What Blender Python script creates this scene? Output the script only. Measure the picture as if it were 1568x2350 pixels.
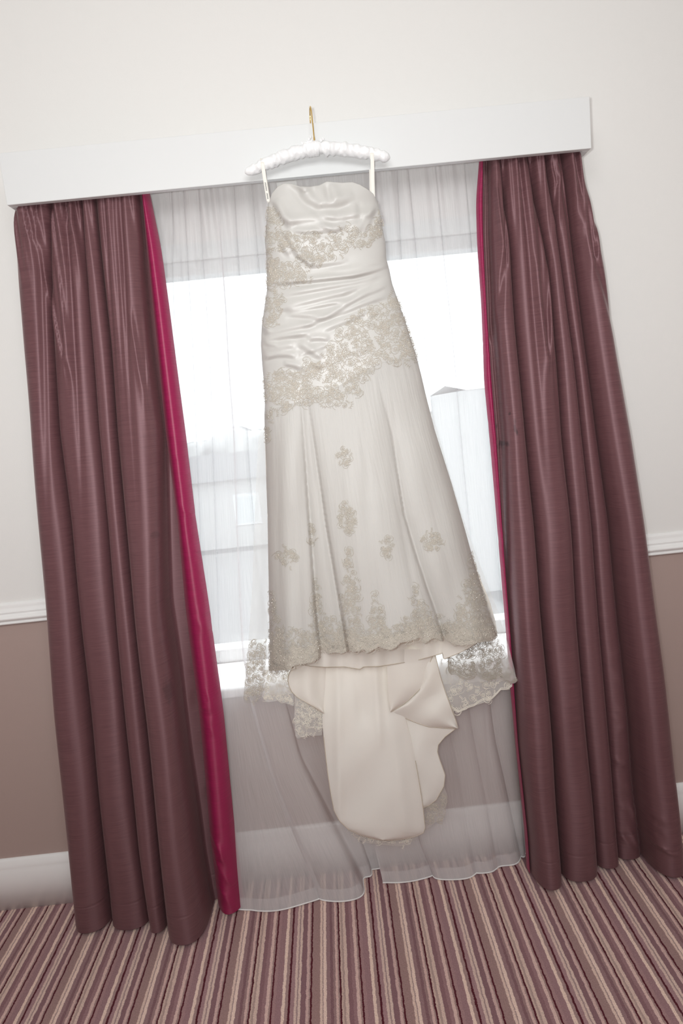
import bpy, bmesh, math, random
import numpy as np
from mathutils import Vector, Matrix

random.seed(7)
RNG = np.random.default_rng(7)
for o in list(bpy.data.objects):
    bpy.data.objects.remove(o)
scene = bpy.context.scene
COL = scene.collection

# ------------------------------------------------------------------ camera
IW, IH = 1568.0, 2350.0
FPX = 1440.0
YAW, PITCH, ROLL = 0.0145244, -0.1567409, -0.1025881
CAM = np.array([-0.0982611, -1.9312868, 1.5303160])


def _basis():
    cy, sy = math.cos(YAW), math.sin(YAW)
    cp, sp = math.cos(PITCH), math.sin(PITCH)
    cr, sr = math.cos(ROLL), math.sin(ROLL)
    f = np.array([sy * cp, cy * cp, sp])
    r = np.array([cy, -sy, 0.0])
    u = np.cross(r, f)
    return cr * r + sr * u, -sr * r + cr * u, f


C_R, C_U, C_F = _basis()
cam_d = bpy.data.cameras.new('camera')
cam_d.sensor_fit = 'VERTICAL'
cam_d.sensor_height = 36.0
cam_d.sensor_width = 24.0
cam_d.lens = FPX / IH * 36.0
cam_d.clip_start = 0.02
cam_d.clip_end = 500
cam = bpy.data.objects.new('camera', cam_d)
COL.objects.link(cam)
m = Matrix.Identity(4)
for i in range(3):
    m[i][0], m[i][1], m[i][2], m[i][3] = C_R[i], C_U[i], -C_F[i], CAM[i]
cam.matrix_world = m
scene.camera = cam

# ------------------------------------------------------------------ world, sun, lights, exposure
world = bpy.data.worlds.new('sky')
scene.world = world
world.use_nodes = True
bg = world.node_tree.nodes['Background']
bg.inputs[0].default_value = (0.90, 0.95, 1.0, 1)
bg.inputs[1].default_value = 2.7

sun_d = bpy.data.lights.new('sun', 'SUN')
sun_d.energy = 6.0
sun_d.angle = 0.03
sun = bpy.data.objects.new('sun', sun_d)
COL.objects.link(sun)
sun.rotation_euler = (math.radians(-12.7), 0, math.radians(14))     # high outside the window, reaches the sill

# the camera flash, just to the left of and above the lens, its head tilted up
fl_d = bpy.data.lights.new('camera_flash', 'SPOT')
fl_d.energy = 66.0
fl_d.shadow_soft_size = 0.03
fl_d.spot_size = math.radians(168)
fl_d.spot_blend = 1.0
fl_d.color = (0.975, 0.998, 0.993)
fl = bpy.data.objects.new('camera_flash', fl_d)
COL.objects.link(fl)
fl.location = Vector(CAM - 0.068 * C_R + 0.034 * C_U)
fl.rotation_euler = (math.radians(90 + 30), 0, 0)

# added fill light behind the camera, not a lamp of the room
fill_d = bpy.data.lights.new('added_fill_area', 'AREA')
fill_d.shape = 'RECTANGLE'
fill_d.size = 2.2
fill_d.size_y = 1.0
fill_d.energy = 46.5
fill_d.color = (0.975, 0.998, 0.993)
fill_ob = bpy.data.objects.new('added_fill_area', fill_d)
COL.objects.link(fill_ob)
fill_ob.location = (-0.1, -3.0, 2.55)
fill_ob.rotation_euler = (math.radians(48), 0, 0)

vs = scene.view_settings
vs.view_transform = 'Standard'
vs.look = 'None'
vs.exposure = -0.05
vs.gamma = 1.0
vs.use_curve_mapping = False
scene.cycles.transparent_max_bounces = 24
scene.cycles.max_bounces = 10
scene.cycles.use_denoising = True


# ------------------------------------------------------------------ helpers
def at(px, py, Y):
    """world point where the photograph's pixel meets the plane y = Y (arrays welcome)"""
    px = np.asarray(px, float); py = np.asarray(py, float); Y = np.asarray(Y, float)
    a = (px - IW / 2) / FPX
    b = -(py - IH / 2) / FPX
    d = a[..., None] * C_R + b[..., None] * C_U + C_F
    t = (Y - CAM[1]) / d[..., 1]
    return CAM + t[..., None] * d


def empty(name, loc, label=None, cat=None, group=None):
    o = bpy.data.objects.new(name, None)
    o.empty_display_size = 0.05
    COL.objects.link(o)
    o.location = loc
    tag(o, label, cat, group)
    return o


def tag(o, label=None, cat=None, group=None, kind=None):
    if label: o['label'] = label
    if cat: o['category'] = cat
    if group: o['group'] = group
    if kind: o['kind'] = kind
    return o


def mk(name, V, Fc, mat, parent=None, smooth=True, uv=None):
    V = np.asarray(V, float).reshape(-1, 3)
    if parent is not None:
        V = V - np.array(parent_loc(parent))
    me = bpy.data.meshes.new(name)
    Fc = np.asarray(Fc)
    n, k = Fc.shape
    me.vertices.add(len(V)); me.vertices.foreach_set('co', V.ravel())
    me.loops.add(n * k); me.loops.foreach_set('vertex_index', Fc.ravel().astype(np.int32))
    me.polygons.add(n)
    me.polygons.foreach_set('loop_start', np.arange(0, n * k, k, dtype=np.int32))
    me.polygons.foreach_set('loop_total', np.full(n, k, dtype=np.int32))
    if uv is not None:
        ul = me.uv_layers.new(name='UVMap')
        ul.data.foreach_set('uv', np.asarray(uv, float).reshape(-1, 2)[Fc.ravel()].ravel())
    me.update(calc_edges=True)
    me.validate()
    if smooth:
        me.polygons.foreach_set('use_smooth', np.ones(n, dtype=bool))
    if mat is not None:
        me.materials.append(mat)
    o = bpy.data.objects.new(name, me)
    COL.objects.link(o)
    if parent is not None:
        o.parent = parent
    return o


def parent_loc(p):
    l = Vector((0, 0, 0))
    while p is not None:
        l = l + p.location
        p = p.parent
    return l


def grid_faces(r, c, closed=False):
    i = np.arange(r - 1)[:, None]
    cc = c if closed else c - 1
    j = np.arange(cc)[None, :]
    j2 = (j + 1) % c
    f = np.stack([i * c + j + 0 * j2, i * c + j2, (i + 1) * c + j2, (i + 1) * c + j], -1)
    return f.reshape(-1, 4)


def grid(name, V, mat, parent=None, uv=None, closed=False, smooth=True):
    r, c, _ = V.shape
    if uv is None:
        du = np.zeros((r, c)); du[:, 1:] = np.cumsum(np.linalg.norm(np.diff(V, axis=1), axis=2), axis=1)
        du = np.broadcast_to(du[r // 2], (r, c))
        uv = np.stack([du, V[:, :, 2]], -1)
    return mk(name, V.reshape(-1, 3), grid_faces(r, c, closed), mat, parent, smooth, uv.reshape(-1, 2))


def boxes(name, lst, mat, parent=None, bevel=0.0):
    """boxes given by (x0,x1,y0,y1,z0,z1), joined to one mesh"""
    bm = bmesh.new()
    off = parent_loc(parent) if parent is not None else Vector((0, 0, 0))
    for (x0, x1, y0, y1, z0, z1) in lst:
        r = bmesh.ops.create_cube(bm, size=1.0)
        for v in r['verts']:
            v.co = Vector(((x0 + x1) / 2 + v.co.x * (x1 - x0), (y0 + y1) / 2 + v.co.y * (y1 - y0), (z0 + z1) / 2 + v.co.z * (z1 - z0))) - off
    if bevel > 0:
        bmesh.ops.bevel(bm, geom=list(bm.edges), offset=bevel, segments=2, affect='EDGES', profile=0.5)
    me = bpy.data.meshes.new(name)
    bm.to_mesh(me); bm.free()
    me.materials.append(mat)
    o = bpy.data.objects.new(name, me)
    COL.objects.link(o)
    if parent is not None: o.parent = parent
    return o


def tube_mesh(P, r, seg=10, caps=True):
    """tube through points P (n,3) with radius r (scalar or n)"""
    P = np.asarray(P, float); n = len(P)
    r = np.broadcast_to(np.asarray(r, float), (n,))
    T = np.gradient(P, axis=0); T /= np.linalg.norm(T, axis=1)[:, None] + 1e-12
    up = np.array([0.0, 1.0, 0.0]) if abs(T[0][1]) < 0.9 else np.array([1.0, 0, 0])
    N = np.zeros_like(P)
    a = up - T[0] * np.dot(up, T[0]); N[0] = a / np.linalg.norm(a)
    for i in range(1, n):
        a = N[i - 1] - T[i] * np.dot(N[i - 1], T[i]); N[i] = a / np.linalg.norm(a)
    B = np.cross(T, N)
    th = np.linspace(0, 2 * np.pi, seg, endpoint=False)
    V = P[:, None] + r[:, None, None] * (np.cos(th)[None, :, None] * N[:, None] + np.sin(th)[None, :, None] * B[:, None])
    return V


def profile_x(name, prof, x0, x1, mat, parent=None):
    """extrude a (y,z) profile along x"""
    prof = np.asarray(prof, float)
    n = len(prof)
    V = np.zeros((2, n, 3))
    V[0, :, 0] = x0; V[1, :, 0] = x1
    V[:, :, 1] = prof[:, 0]; V[:, :, 2] = prof[:, 1]
    return mk(name, V.reshape(-1, 3), grid_faces(2, n), mat, parent, False)


# ------------------------------------------------------------------ materials
def new_mat(name):
    mt = bpy.data.materials.new(name)
    mt.use_nodes = True
    nt = mt.node_tree
    bs = nt.nodes['Principled BSDF']
    return mt, nt, bs


def N(nt, typ, **kw):
    n = nt.nodes.new(typ)
    for k, v in kw.items():
        setattr(n, k, v)
    return n


def plain(name, col, rough=0.5, spec=0.5, metal=0.0, noise=None, bump=None, sheen=0.0):
    mt, nt, bs = new_mat(name)
    bs.inputs['Base Color'].default_value = (*col, 1)
    bs.inputs['Roughness'].default_value = rough
    bs.inputs['Specular IOR Level'].default_value = spec
    bs.inputs['Metallic'].default_value = metal
    bs.inputs['Sheen Weight'].default_value = sheen
    if noise or bump:
        tc = N(nt, 'ShaderNodeTexCoord')
        if noise:
            sc_, amt = noise
            nz = N(nt, 'ShaderNodeTexNoise'); nz.inputs['Scale'].default_value = sc_; nz.inputs['Detail'].default_value = 4
            nt.links.new(tc.outputs['Object'], nz.inputs['Vector'])
            mx = N(nt, 'ShaderNodeMix', data_type='RGBA')
            mx.inputs[6].default_value = (*[c * (1 - amt) for c in col], 1)
            mx.inputs[7].default_value = (*[min(1, c * (1 + amt)) for c in col], 1)
            nt.links.new(nz.outputs['Fac'], mx.inputs[0]); nt.links.new(mx.outputs[2], bs.inputs['Base Color'])
        if bump:
            sc_, st = bump
            nb = N(nt, 'ShaderNodeTexNoise'); nb.inputs['Scale'].default_value = sc_
            nt.links.new(tc.outputs['Object'], nb.inputs['Vector'])
            bp = N(nt, 'ShaderNodeBump'); bp.inputs['Strength'].default_value = st; bp.inputs['Distance'].default_value = 0.002
            nt.links.new(nb.outputs['Fac'], bp.inputs['Height']); nt.links.new(bp.outputs[0], bs.inputs['Normal'])
    return mt


def silk(name, dark, light, rough, slub=1.0, spots=None):
    """slubbed silk: fine threads running across the cloth (uv in metres)"""
    mt, nt, bs = new_mat(name)
    uv = N(nt, 'ShaderNodeUVMap')
    mp = N(nt, 'ShaderNodeMapping'); mp.inputs['Scale'].default_value = (14, 520, 1)
    nt.links.new(uv.outputs[0], mp.inputs[0])
    nz = N(nt, 'ShaderNodeTexNoise'); nz.inputs['Scale'].default_value = 1.0; nz.inputs['Detail'].default_value = 5; nz.inputs['Roughness'].default_value = 0.65
    nt.links.new(mp.outputs[0], nz.inputs['Vector'])
    rp = N(nt, 'ShaderNodeValToRGB')
    rp.color_ramp.elements[0].position = 0.28; rp.color_ramp.elements[0].color = (*dark, 1)
    rp.color_ramp.elements[1].position = 0.62; rp.color_ramp.elements[1].color = (*light, 1)
    nt.links.new(nz.outputs['Fac'], rp.inputs[0])
    col = rp.outputs[0]
    if spots:
        geo = N(nt, 'ShaderNodeNewGeometry')
        n2 = N(nt, 'ShaderNodeTexNoise'); n2.inputs['Scale'].default_value = 70; n2.inputs['Detail'].default_value = 2
        nt.links.new(geo.outputs['Position'], n2.inputs['Vector'])
        for (p, rx, rz, dk) in spots:
            vm = N(nt, 'ShaderNodeVectorMath', operation='SUBTRACT'); vm.inputs[1].default_value = tuple(p)
            nt.links.new(geo.outputs['Position'], vm.inputs[0])
            ml = N(nt, 'ShaderNodeVectorMath', operation='MULTIPLY'); ml.inputs[1].default_value = (1 / rx, 0, 1 / rz)
            nt.links.new(vm.outputs[0], ml.inputs[0])
            ln = N(nt, 'ShaderNodeVectorMath', operation='LENGTH'); nt.links.new(ml.outputs[0], ln.inputs[0])
            ad = N(nt, 'ShaderNodeMath', operation='ADD'); nt.links.new(ln.outputs['Value'], ad.inputs[0])
            nm = N(nt, 'ShaderNodeMath', operation='MULTIPLY'); nm.inputs[1].default_value = 1.3
            nt.links.new(n2.outputs['Fac'], nm.inputs[0]); nt.links.new(nm.outputs[0], ad.inputs[1])
            mr = N(nt, 'ShaderNodeMapRange'); mr.inputs[1].default_value = 1.15; mr.inputs[2].default_value = 1.65
            mr.inputs[3].default_value = dk; mr.inputs[4].default_value = 0.0
            nt.links.new(ad.outputs[0], mr.inputs[0])
            mx = N(nt, 'ShaderNodeMix', data_type='RGBA'); mx.inputs[7].default_value = (0.03, 0.02, 0.022, 1)
            nt.links.new(mr.outputs[0], mx.inputs[0]); nt.links.new(col, mx.inputs[6]); col = mx.outputs[2]
    nt.links.new(col, bs.inputs['Base Color'])
    bs.inputs['Roughness'].default_value = rough
    bs.inputs['Anisotropic'].default_value = 0.85
    bs.inputs['Anisotropic Rotation'].default_value = 0.25
    tg = N(nt, 'ShaderNodeTangent', direction_type='UV_MAP')
    nt.links.new(tg.outputs[0], bs.inputs['Tangent'])
    bs.inputs['Specular IOR Level'].default_value = 0.85
    bs.inputs['Specular Tint'].default_value = (1.0, 0.68, 0.73, 1)
    bs.inputs['Sheen Weight'].default_value = 0.12
    bs.inputs['Sheen Roughness'].default_value = 0.4
    bs.inputs['Sheen Tint'].default_value = (1.0, 0.75, 0.72, 1)
    bp = N(nt, 'ShaderNodeBump'); bp.inputs['Strength'].default_value = 0.35 * slub; bp.inputs['Distance'].default_value = 0.0006
    nt.links.new(nz.outputs['Fac'], bp.inputs['Height']); nt.links.new(bp.outputs[0], bs.inputs['Normal'])
    return mt


def cloth(name, col, rough=0.55, spec=0.3, trans=0.25, tcol=None, clear=0.0, bump=None, coat=0.0, sheen=0.0, threads=False):
    """cloth that lets light through: principled + translucent (+ open weave = transparent)"""
    mt, nt, bs = new_mat(name)
    out = nt.nodes['Material Output']
    bs.inputs['Base Color'].default_value = (*col, 1)
    bs.inputs['Roughness'].default_value = rough
    bs.inputs['Specular IOR Level'].default_value = spec
    bs.inputs['Sheen Weight'].default_value = sheen
    tr = N(nt, 'ShaderNodeBsdfTranslucent'); tr.inputs[0].default_value = (*(tcol or col), 1)
    mx = N(nt, 'ShaderNodeMixShader'); mx.inputs[0].default_value = trans
    nt.links.new(bs.outputs[0], mx.inputs[1]); nt.links.new(tr.outputs[0], mx.inputs[2])
    last = mx
    if bump:
        uv = N(nt, 'ShaderNodeUVMap')
        mp = N(nt, 'ShaderNodeMapping'); mp.inputs['Scale'].default_value = bump[0]
        nt.links.new(uv.outputs[0], mp.inputs[0])
        nz = N(nt, 'ShaderNodeTexNoise'); nz.inputs['Scale'].default_value = 1.0; nz.inputs['Detail'].default_value = 3
        nt.links.new(mp.outputs[0], nz.inputs['Vector'])
        bp = N(nt, 'ShaderNodeBump'); bp.inputs['Strength'].default_value = bump[1]; bp.inputs['Distance'].default_value = bump[2]
        nt.links.new(nz.outputs['Fac'], bp.inputs['Height'])
        nt.links.new(bp.outputs[0], bs.inputs['Normal']); nt.links.new(bp.outputs[0], tr.inputs['Normal'])
    if clear > 0:
        tp = N(nt, 'ShaderNodeBsdfTransparent')
        m2 = N(nt, 'ShaderNodeMixShader'); m2.inputs[0].default_value = clear
        nt.links.new(last.outputs[0], m2.inputs[1]); nt.links.new(tp.outputs[0], m2.inputs[2])
        if threads:
            uv = N(nt, 'ShaderNodeUVMap')
            mp = N(nt, 'ShaderNodeMapping'); mp.inputs['Scale'].default_value = (900, 9, 1)
            nt.links.new(uv.outputs[0], mp.inputs[0])
            nz = N(nt, 'ShaderNodeTexNoise'); nz.inputs['Scale'].default_value = 1.0; nz.inputs['Detail'].default_value = 3
            nt.links.new(mp.outputs[0], nz.inputs['Vector'])
            mr = N(nt, 'ShaderNodeMapRange'); mr.inputs[1].default_value = 0.3; mr.inputs[2].default_value = 0.7
            mr.inputs[3].default_value = clear - 0.05; mr.inputs[4].default_value = clear + 0.05
            nt.links.new(nz.outputs['Fac'], mr.inputs[0]); nt.links.new(mr.outputs[0], m2.inputs[0])
        last = m2
    nt.links.new(last.outputs[0], out.inputs[0])
    return mt


M = {}
M['wall_white'] = plain('off_white_wall_paint', (0.80, 0.785, 0.765), 0.62, 0.25, bump=(260, 0.08))
M['wall_mauve'] = plain('mauve_wall_paint', (0.43, 0.325, 0.295), 0.62, 0.25, bump=(260, 0.08))
M['ceiling'] = plain('white_ceiling_paint', (0.80, 0.79, 0.77), 0.8, 0.2, bump=(120, 0.1))
M['trim'] = plain('white_gloss_paint', (0.87, 0.86, 0.85), 0.30, 0.5, bump=(60, 0.04))
M['pelmet'] = plain('white_satin_paint', (0.715, 0.72, 0.72), 0.40, 0.35, bump=(50, 0.03))
M['upvc'] = plain('white_window_frame', (0.82, 0.83, 0.83), 0.3, 0.5, noise=(20, 0.01))

# striped carpet: X runs across the stripes
PER = 0.2436
STR = [(0.0, (0.105, 0.008, 0.018)), (0.018, (0.429, 0.265, 0.249)), (0.107, (0.895, 0.654, 0.562)), (0.133, (0.510, 0.332, 0.306)),
       (0.147, (0.997, 0.742, 0.639)), (0.182, (0.384, 0.224, 0.229)), (0.225, (0.277, 0.141, 0.156)), (0.255, (0.408, 0.245, 0.240)), (0.283, (0.792, 0.538, 0.493)),
       (0.31, (0.465, 0.298, 0.282)), (0.328, (0.105, 0.008, 0.018)), (0.346, (0.723, 0.518, 0.446)), (0.365, (0.555, 0.376, 0.334)), (0.39, (0.822, 0.602, 0.520)),
       (0.422, (0.318, 0.163, 0.177)), (0.47, (0.404, 0.226, 0.234)), (0.508, (0.842, 0.586, 0.531)), (0.545, (0.463, 0.289, 0.271)), (0.563, (0.105, 0.008, 0.018)),
       (0.583, (0.460, 0.269, 0.269)), (0.62, (0.407, 0.232, 0.244)), (0.685, (0.995, 0.741, 0.629)), (0.722, (0.465, 0.298, 0.282)), (0.757, (0.105, 0.008, 0.018)),
       (0.779, (0.461, 0.270, 0.279)), (0.823, (0.823, 0.604, 0.531)), (0.85, (0.489, 0.321, 0.303)), (0.866, (0.848, 0.628, 0.546)), (0.893, (0.308, 0.162, 0.177)),
       (0.952, (0.744, 0.501, 0.465)), (0.984, (0.465, 0.298, 0.282))]


def carpet():
    mt, nt, bs = new_mat('striped_carpet')
    tc = N(nt, 'ShaderNodeTexCoord')
    n0 = N(nt, 'ShaderNodeTexNoise'); n0.inputs['Scale'].default_value = 55; n0.inputs['Detail'].default_value = 3
    nt.links.new(tc.outputs['Object'], n0.inputs['Vector'])
    n1 = N(nt, 'ShaderNodeTexNoise'); n1.inputs['Scale'].default_value = 420; n1.inputs['Detail'].default_value = 2
    nt.links.new(tc.outputs['Object'], n1.inputs['Vector'])
    sx = N(nt, 'ShaderNodeSeparateXYZ'); nt.links.new(tc.outputs['Object'], sx.inputs[0])

    def math_(op, a, b):
        n = N(nt, 'ShaderNodeMath', operation=op)
        for k, v in enumerate((a, b)):
            if isinstance(v, (int, float)): n.inputs[k].default_value = v
            else: nt.links.new(v, n.inputs[k])
        return n.outputs[0]
    w1 = math_('MULTIPLY', math_('SUBTRACT', n0.outputs['Fac'], 0.5), 0.006)
    w2 = math_('MULTIPLY', math_('SUBTRACT', n1.outputs['Fac'], 0.5), 0.005)
    x = math_('ADD', math_('ADD', sx.outputs[0], w1), w2)
    fr = math_('FRACT', math_('DIVIDE', math_('ADD', x, 20 * PER + 0.049 + 0.001), PER), 0.0)
    rp = N(nt, 'ShaderNodeValToRGB')
    cr = rp.color_ramp
    cr.interpolation = 'CONSTANT'
    while len(cr.elements) > 1: cr.elements.remove(cr.elements[0])
    cr.elements[0].position = 0.0; cr.elements[0].color = (*STR[0][1], 1)
    for p, c in STR[1:]:
        e = cr.elements.new(p); e.color = (*c, 1)
    nt.links.new(fr, rp.inputs[0])
    mr = N(nt, 'ShaderNodeMapRange'); mr.inputs[1].default_value = 0.25; mr.inputs[2].default_value = 0.75
    mr.inputs[3].default_value = 0.72; mr.inputs[4].default_value = 1.22
    n2 = N(nt, 'ShaderNodeTexNoise'); n2.inputs['Scale'].default_value = 300; n2.inputs['Detail'].default_value = 4; n2.inputs['Roughness'].default_value = 0.7
    nt.links.new(tc.outputs['Object'], n2.inputs['Vector'])
    nt.links.new(n2.outputs['Fac'], mr.inputs[0])
    vm = N(nt, 'ShaderNodeVectorMath', operation='SCALE')
    nt.links.new(rp.outputs[0], vm.inputs[0]); nt.links.new(mr.outputs[0], vm.inputs['Scale'])
    nt.links.new(vm.outputs[0], bs.inputs['Base Color'])
    bs.inputs['Roughness'].default_value = 0.95
    bs.inputs['Specular IOR Level'].default_value = 0.1
    bs.inputs['Sheen Weight'].default_value = 0.1
    bp = N(nt, 'ShaderNodeBump'); bp.inputs['Strength'].default_value = 0.8; bp.inputs['Distance'].default_value = 0.004
    nt.links.new(n2.outputs['Fac'], bp.inputs['Height']); nt.links.new(bp.outputs[0], bs.inputs['Normal'])
    return mt


M['carpet'] = carpet()
# stains on the drapes, as seen in the photograph
SP_R = [((0.4135, 0, 1.395), 0.0085, 0.009, 0.85), ((0.408, 0, 1.385), 0.008, 0.013, 0.35), ((0.404, 0, 1.445), 0.004, 0.009, 0.7),
        ((0.436, 0, 1.437), 0.004, 0.014, 0.75), ((0.441, 0, 1.425), 0.004, 0.01, 0.8), ((0.437, 0, 1.455), 0.005, 0.01, 0.5), ((0.426, 0, 1.478), 0.004, 0.006, 0.7)]
SP_L = [((-0.60, 0, 1.245), 0.012, 0.012, 0.35), ((-0.625, 0, 0.79), 0.012, 0.04, 0.4)]
M['drape_a'] = silk('mulberry_silk_faux', (0.092, 0.040, 0.046), (0.150, 0.070, 0.076), 0.50, spots=SP_L)
M['drape_b'] = silk('mulberry_silk_faux_stained', (0.092, 0.040, 0.046), (0.150, 0.070, 0.076), 0.50, spots=SP_R)
M['magenta'] = silk('magenta_silk', (0.21, 0.006, 0.045), (0.325, 0.012, 0.082), 0.48, 1.2)
M['sheer'] = cloth('sheer_voile', (0.88, 0.855, 0.86), 0.7, 0.1, trans=0.36, clear=0.45, threads=True)
M['sheer_hem'] = cloth('sheer_voile_hem', (0.90, 0.88, 0.87), 0.7, 0.2, trans=0.1)
M['header_tape'] = plain('white_header_tape', (0.75, 0.73, 0.72), 0.7, noise=(80, 0.05))


def glass():
    mt, nt, bs = new_mat('window_glass')
    out = nt.nodes['Material Output']
    tp = N(nt, 'ShaderNodeBsdfTransparent'); tp.inputs[0].default_value = (0.95, 0.97, 0.97, 1)
    gl = N(nt, 'ShaderNodeBsdfGlossy'); gl.inputs['Roughness'].default_value = 0.02
    mx = N(nt, 'ShaderNodeMixShader'); mx.inputs[0].default_value = 0.06
    nt.links.new(tp.outputs[0], mx.inputs[1]); nt.links.new(gl.outputs[0], mx.inputs[2]); nt.links.new(mx.outputs[0], out.inputs[0])
    return mt


M['glass'] = glass()

# ------------------------------------------------------------------ the room
XL, XR, YB, ZC = -2.3, 2.2, -4.2, 2.95
WL, WR, WB, WT, WD = -0.66, 0.60, 0.697, 2.057, 0.20       # window opening and the depth of its reveal
DADO = 0.98
st = lambda o: tag(o, kind='structure')
st(boxes('floor', [(XL - .1, XR + .1, YB - .1, 0.25, -0.12, 0.0)], M['carpet']))
st(boxes('ceiling', [(XL - .1, XR + .1, YB - .1, 0.25, ZC, ZC + .12)], M['ceiling']))


def window_wall():
    th = 0.28
    o = boxes('wall_back', [(XL - .1, WL, 0, th, 0, DADO), (WR, XR + .1, 0, th, 0, DADO), (WL, WR, 0, th, 0, WB),
                            (XL - .1, WL, 0, th, DADO, ZC), (WR, XR + .1, 0, th, DADO, ZC), (WL, WR, 0, th, WT, ZC)], M['wall_mauve'])
    o.data.materials.append(M['wall_white'])
    for p in o.data.polygons:
        cen = p.center
        if cen.z > DADO - 1e-4 or (p.normal.y < 0.5 and abs(p.normal.x) > .5): p.material_index = 1
    return o


st(window_wall())
for nm, bx in (('wall_left', (XL - .1, XL, YB, 0)), ('wall_right', (XR, XR + .1, YB, 0)), ('wall_front', (XL, XR, YB - .1, YB))):
    o = boxes(nm, [(*bx, 0, DADO), (*bx, DADO, ZC)], M['wall_mauve'])
    o.data.materials.append(M['wall_white'])
    for p in o.data.polygons:
        if p.center.z > DADO: p.material_index = 1
    st(o)

# skirting board and dado rail, moulded profiles (y, z)
BASE = [(0, 0.0), (-0.020, 0.0), (-0.020, 0.138), (-0.0175, 0.143), (-0.0175, 0.150), (-0.015, 0.160), (-0.010, 0.170), (-0.006, 0.177), (0, 0.177)]
RAIL = [(0, 0.982), (-0.013, 0.982), (-0.0165, 0.985), (-0.0165, 0.9885), (-0.013, 0.991), (-0.0165, 0.994), (-0.024, 1.000), (-0.0255, 1.004), (-0.023, 1.008), (-0.016, 1.011),
        (-0.0125, 1.015), (-0.0135, 1.018), (-0.0165, 1.020), (-0.0165, 1.023), (-0.011, 1.0265), (-0.009, 1.036), (-0.010, 1.043), (-0.006, 1.048), (0, 1.050)]
WLX, WRX = WL - 0.02, WR + 0.02
st(profile_x('baseboard_back', BASE, XL, XR, M['trim']))
st(profile_x('trim_1', RAIL, XL, WLX, M['trim']))
st(profile_x('trim_2', RAIL, WRX, XR, M['trim']))
for nm, sx_, prof in (('baseboard_left', XL, BASE), ('baseboard_right', XR, BASE), ('trim_3', XL, RAIL), ('trim_4', XR, RAIL)):
    o = profile_x(nm, prof, YB, 0, M['trim'])
    for v in o.data.vertices:                         # turn the profile to run along the side wall
        x, y, z = v.co
        v.co = (sx_ + (-y if sx_ < 0 else y), x, z)
    st(o)

# window: sill board, frame, sashes with a mullion, panes
win = empty('window_1', (0, WD, WB)); tag(win, kind='structure')
fy0, fy1 = WD, WD + 0.07
boxes('window_frame', [(WL, WL + .055, fy0, fy1, WB, WT), (WR - .055, WR, fy0, fy1, WB, WT), (WL, WR, fy0, fy1, WT - .045, WT), (WL, WR, fy0, fy1, WB, WB + .05)], M['upvc'], win, 0.004)
boxes('window_pane', [(WL + .055, WR - .055, fy0 + .03, fy0 + .036, WB + .05, WT - .045)], M['glass'], win)
boxes('window_sill', [(WL - .03, WR + .03, -0.035, WD, WB - 0.028, WB + 0.002)], M['trim'], win, 0.006)

# ------------------------------------------------------------------ outdoors, bleached by the light
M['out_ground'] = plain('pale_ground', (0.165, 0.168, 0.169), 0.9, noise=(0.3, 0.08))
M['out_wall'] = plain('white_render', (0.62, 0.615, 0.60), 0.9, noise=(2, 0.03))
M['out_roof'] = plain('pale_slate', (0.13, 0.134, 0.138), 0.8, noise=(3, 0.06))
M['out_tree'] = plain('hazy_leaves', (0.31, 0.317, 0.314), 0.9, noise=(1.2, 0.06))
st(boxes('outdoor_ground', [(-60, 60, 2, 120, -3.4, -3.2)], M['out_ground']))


def house(name, x0, x1, y0, y1, z1, zr, label):
    e = empty(name, ((x0 + x1) / 2, (y0 + y1) / 2, -3.2), label, 'building')
    boxes('house_wall', [(x0, x1, y0, y1, -3.2, z1)], M['out_wall'], e)
    ym = (y0 + y1) / 2
    h_ = .02 if z1 > 0 else .3
    V = [(x0 - h_, y0 - h_, z1), (x1 + h_, y0 - h_, z1), (x1 + h_, y1 + h_, z1), (x0 - h_, y1 + h_, z1), (x0 - h_, ym, zr), (x1 + h_, ym, zr)]
    mk('house_roof', V, [(0, 1, 5, 4), (2, 3, 4, 5), (0, 4, 3, 3), (1, 2, 5, 5)], M['out_wall'] if z1 > 0 else M['out_roof'], e, False)
    n = max(2, int((x1 - x0) / 2.2))
    for k in range(n):
        xc = x0 + (k + .5) * (x1 - x0) / n
        w = boxes('house_window', [(xc - .5, xc + .5, y0 - .04, y0 + .02, z1 - 1.8, z1 - .6)], M['upvc'], e)
        boxes('house_window_pane', [(xc - .42, xc + .42, y0 - .06, y0 - .035, z1 - 1.7, z1 - .7)], M['glass'], w)
    return e


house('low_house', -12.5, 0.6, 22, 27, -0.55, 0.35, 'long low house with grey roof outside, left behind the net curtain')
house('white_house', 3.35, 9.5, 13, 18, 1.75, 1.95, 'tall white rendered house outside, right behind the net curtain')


def tree_line():
    """a far row of merging crowns, too hazy to count"""
    n, rr = 220, 14
    V = np.zeros((rr, n, 3)); x = np.linspace(-60, 60, n)
    top = 0.9 + .55 * np.sin(x * .21 + 1) + .35 * np.sin(x * .63) + .22 * np.sin(x * 1.7 + 2) + .12 * np.sin(x * 4.1)
    for r in range(rr):
        t = r / (rr - 1)
        V[r, :, 0] = x; V[r, :, 2] = -3.2 + (top + 3.2) * math.sin(t * math.pi / 2) ** .8
        V[r, :, 1] = 44 + 4 * t * t + .5 * np.sin(x * 1.3 + t * 5) + .3 * np.sin(x * 3.7 - t * 9)
    V2 = np.concatenate([V, V[::-1] + np.array([0, 6, 0.0])], 0)
    o = grid('tree_line', V2, M['out_tree'])
    tag(o, 'hazy far row of trees along the horizon outside', 'trees', kind='stuff')


tree_line()

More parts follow.
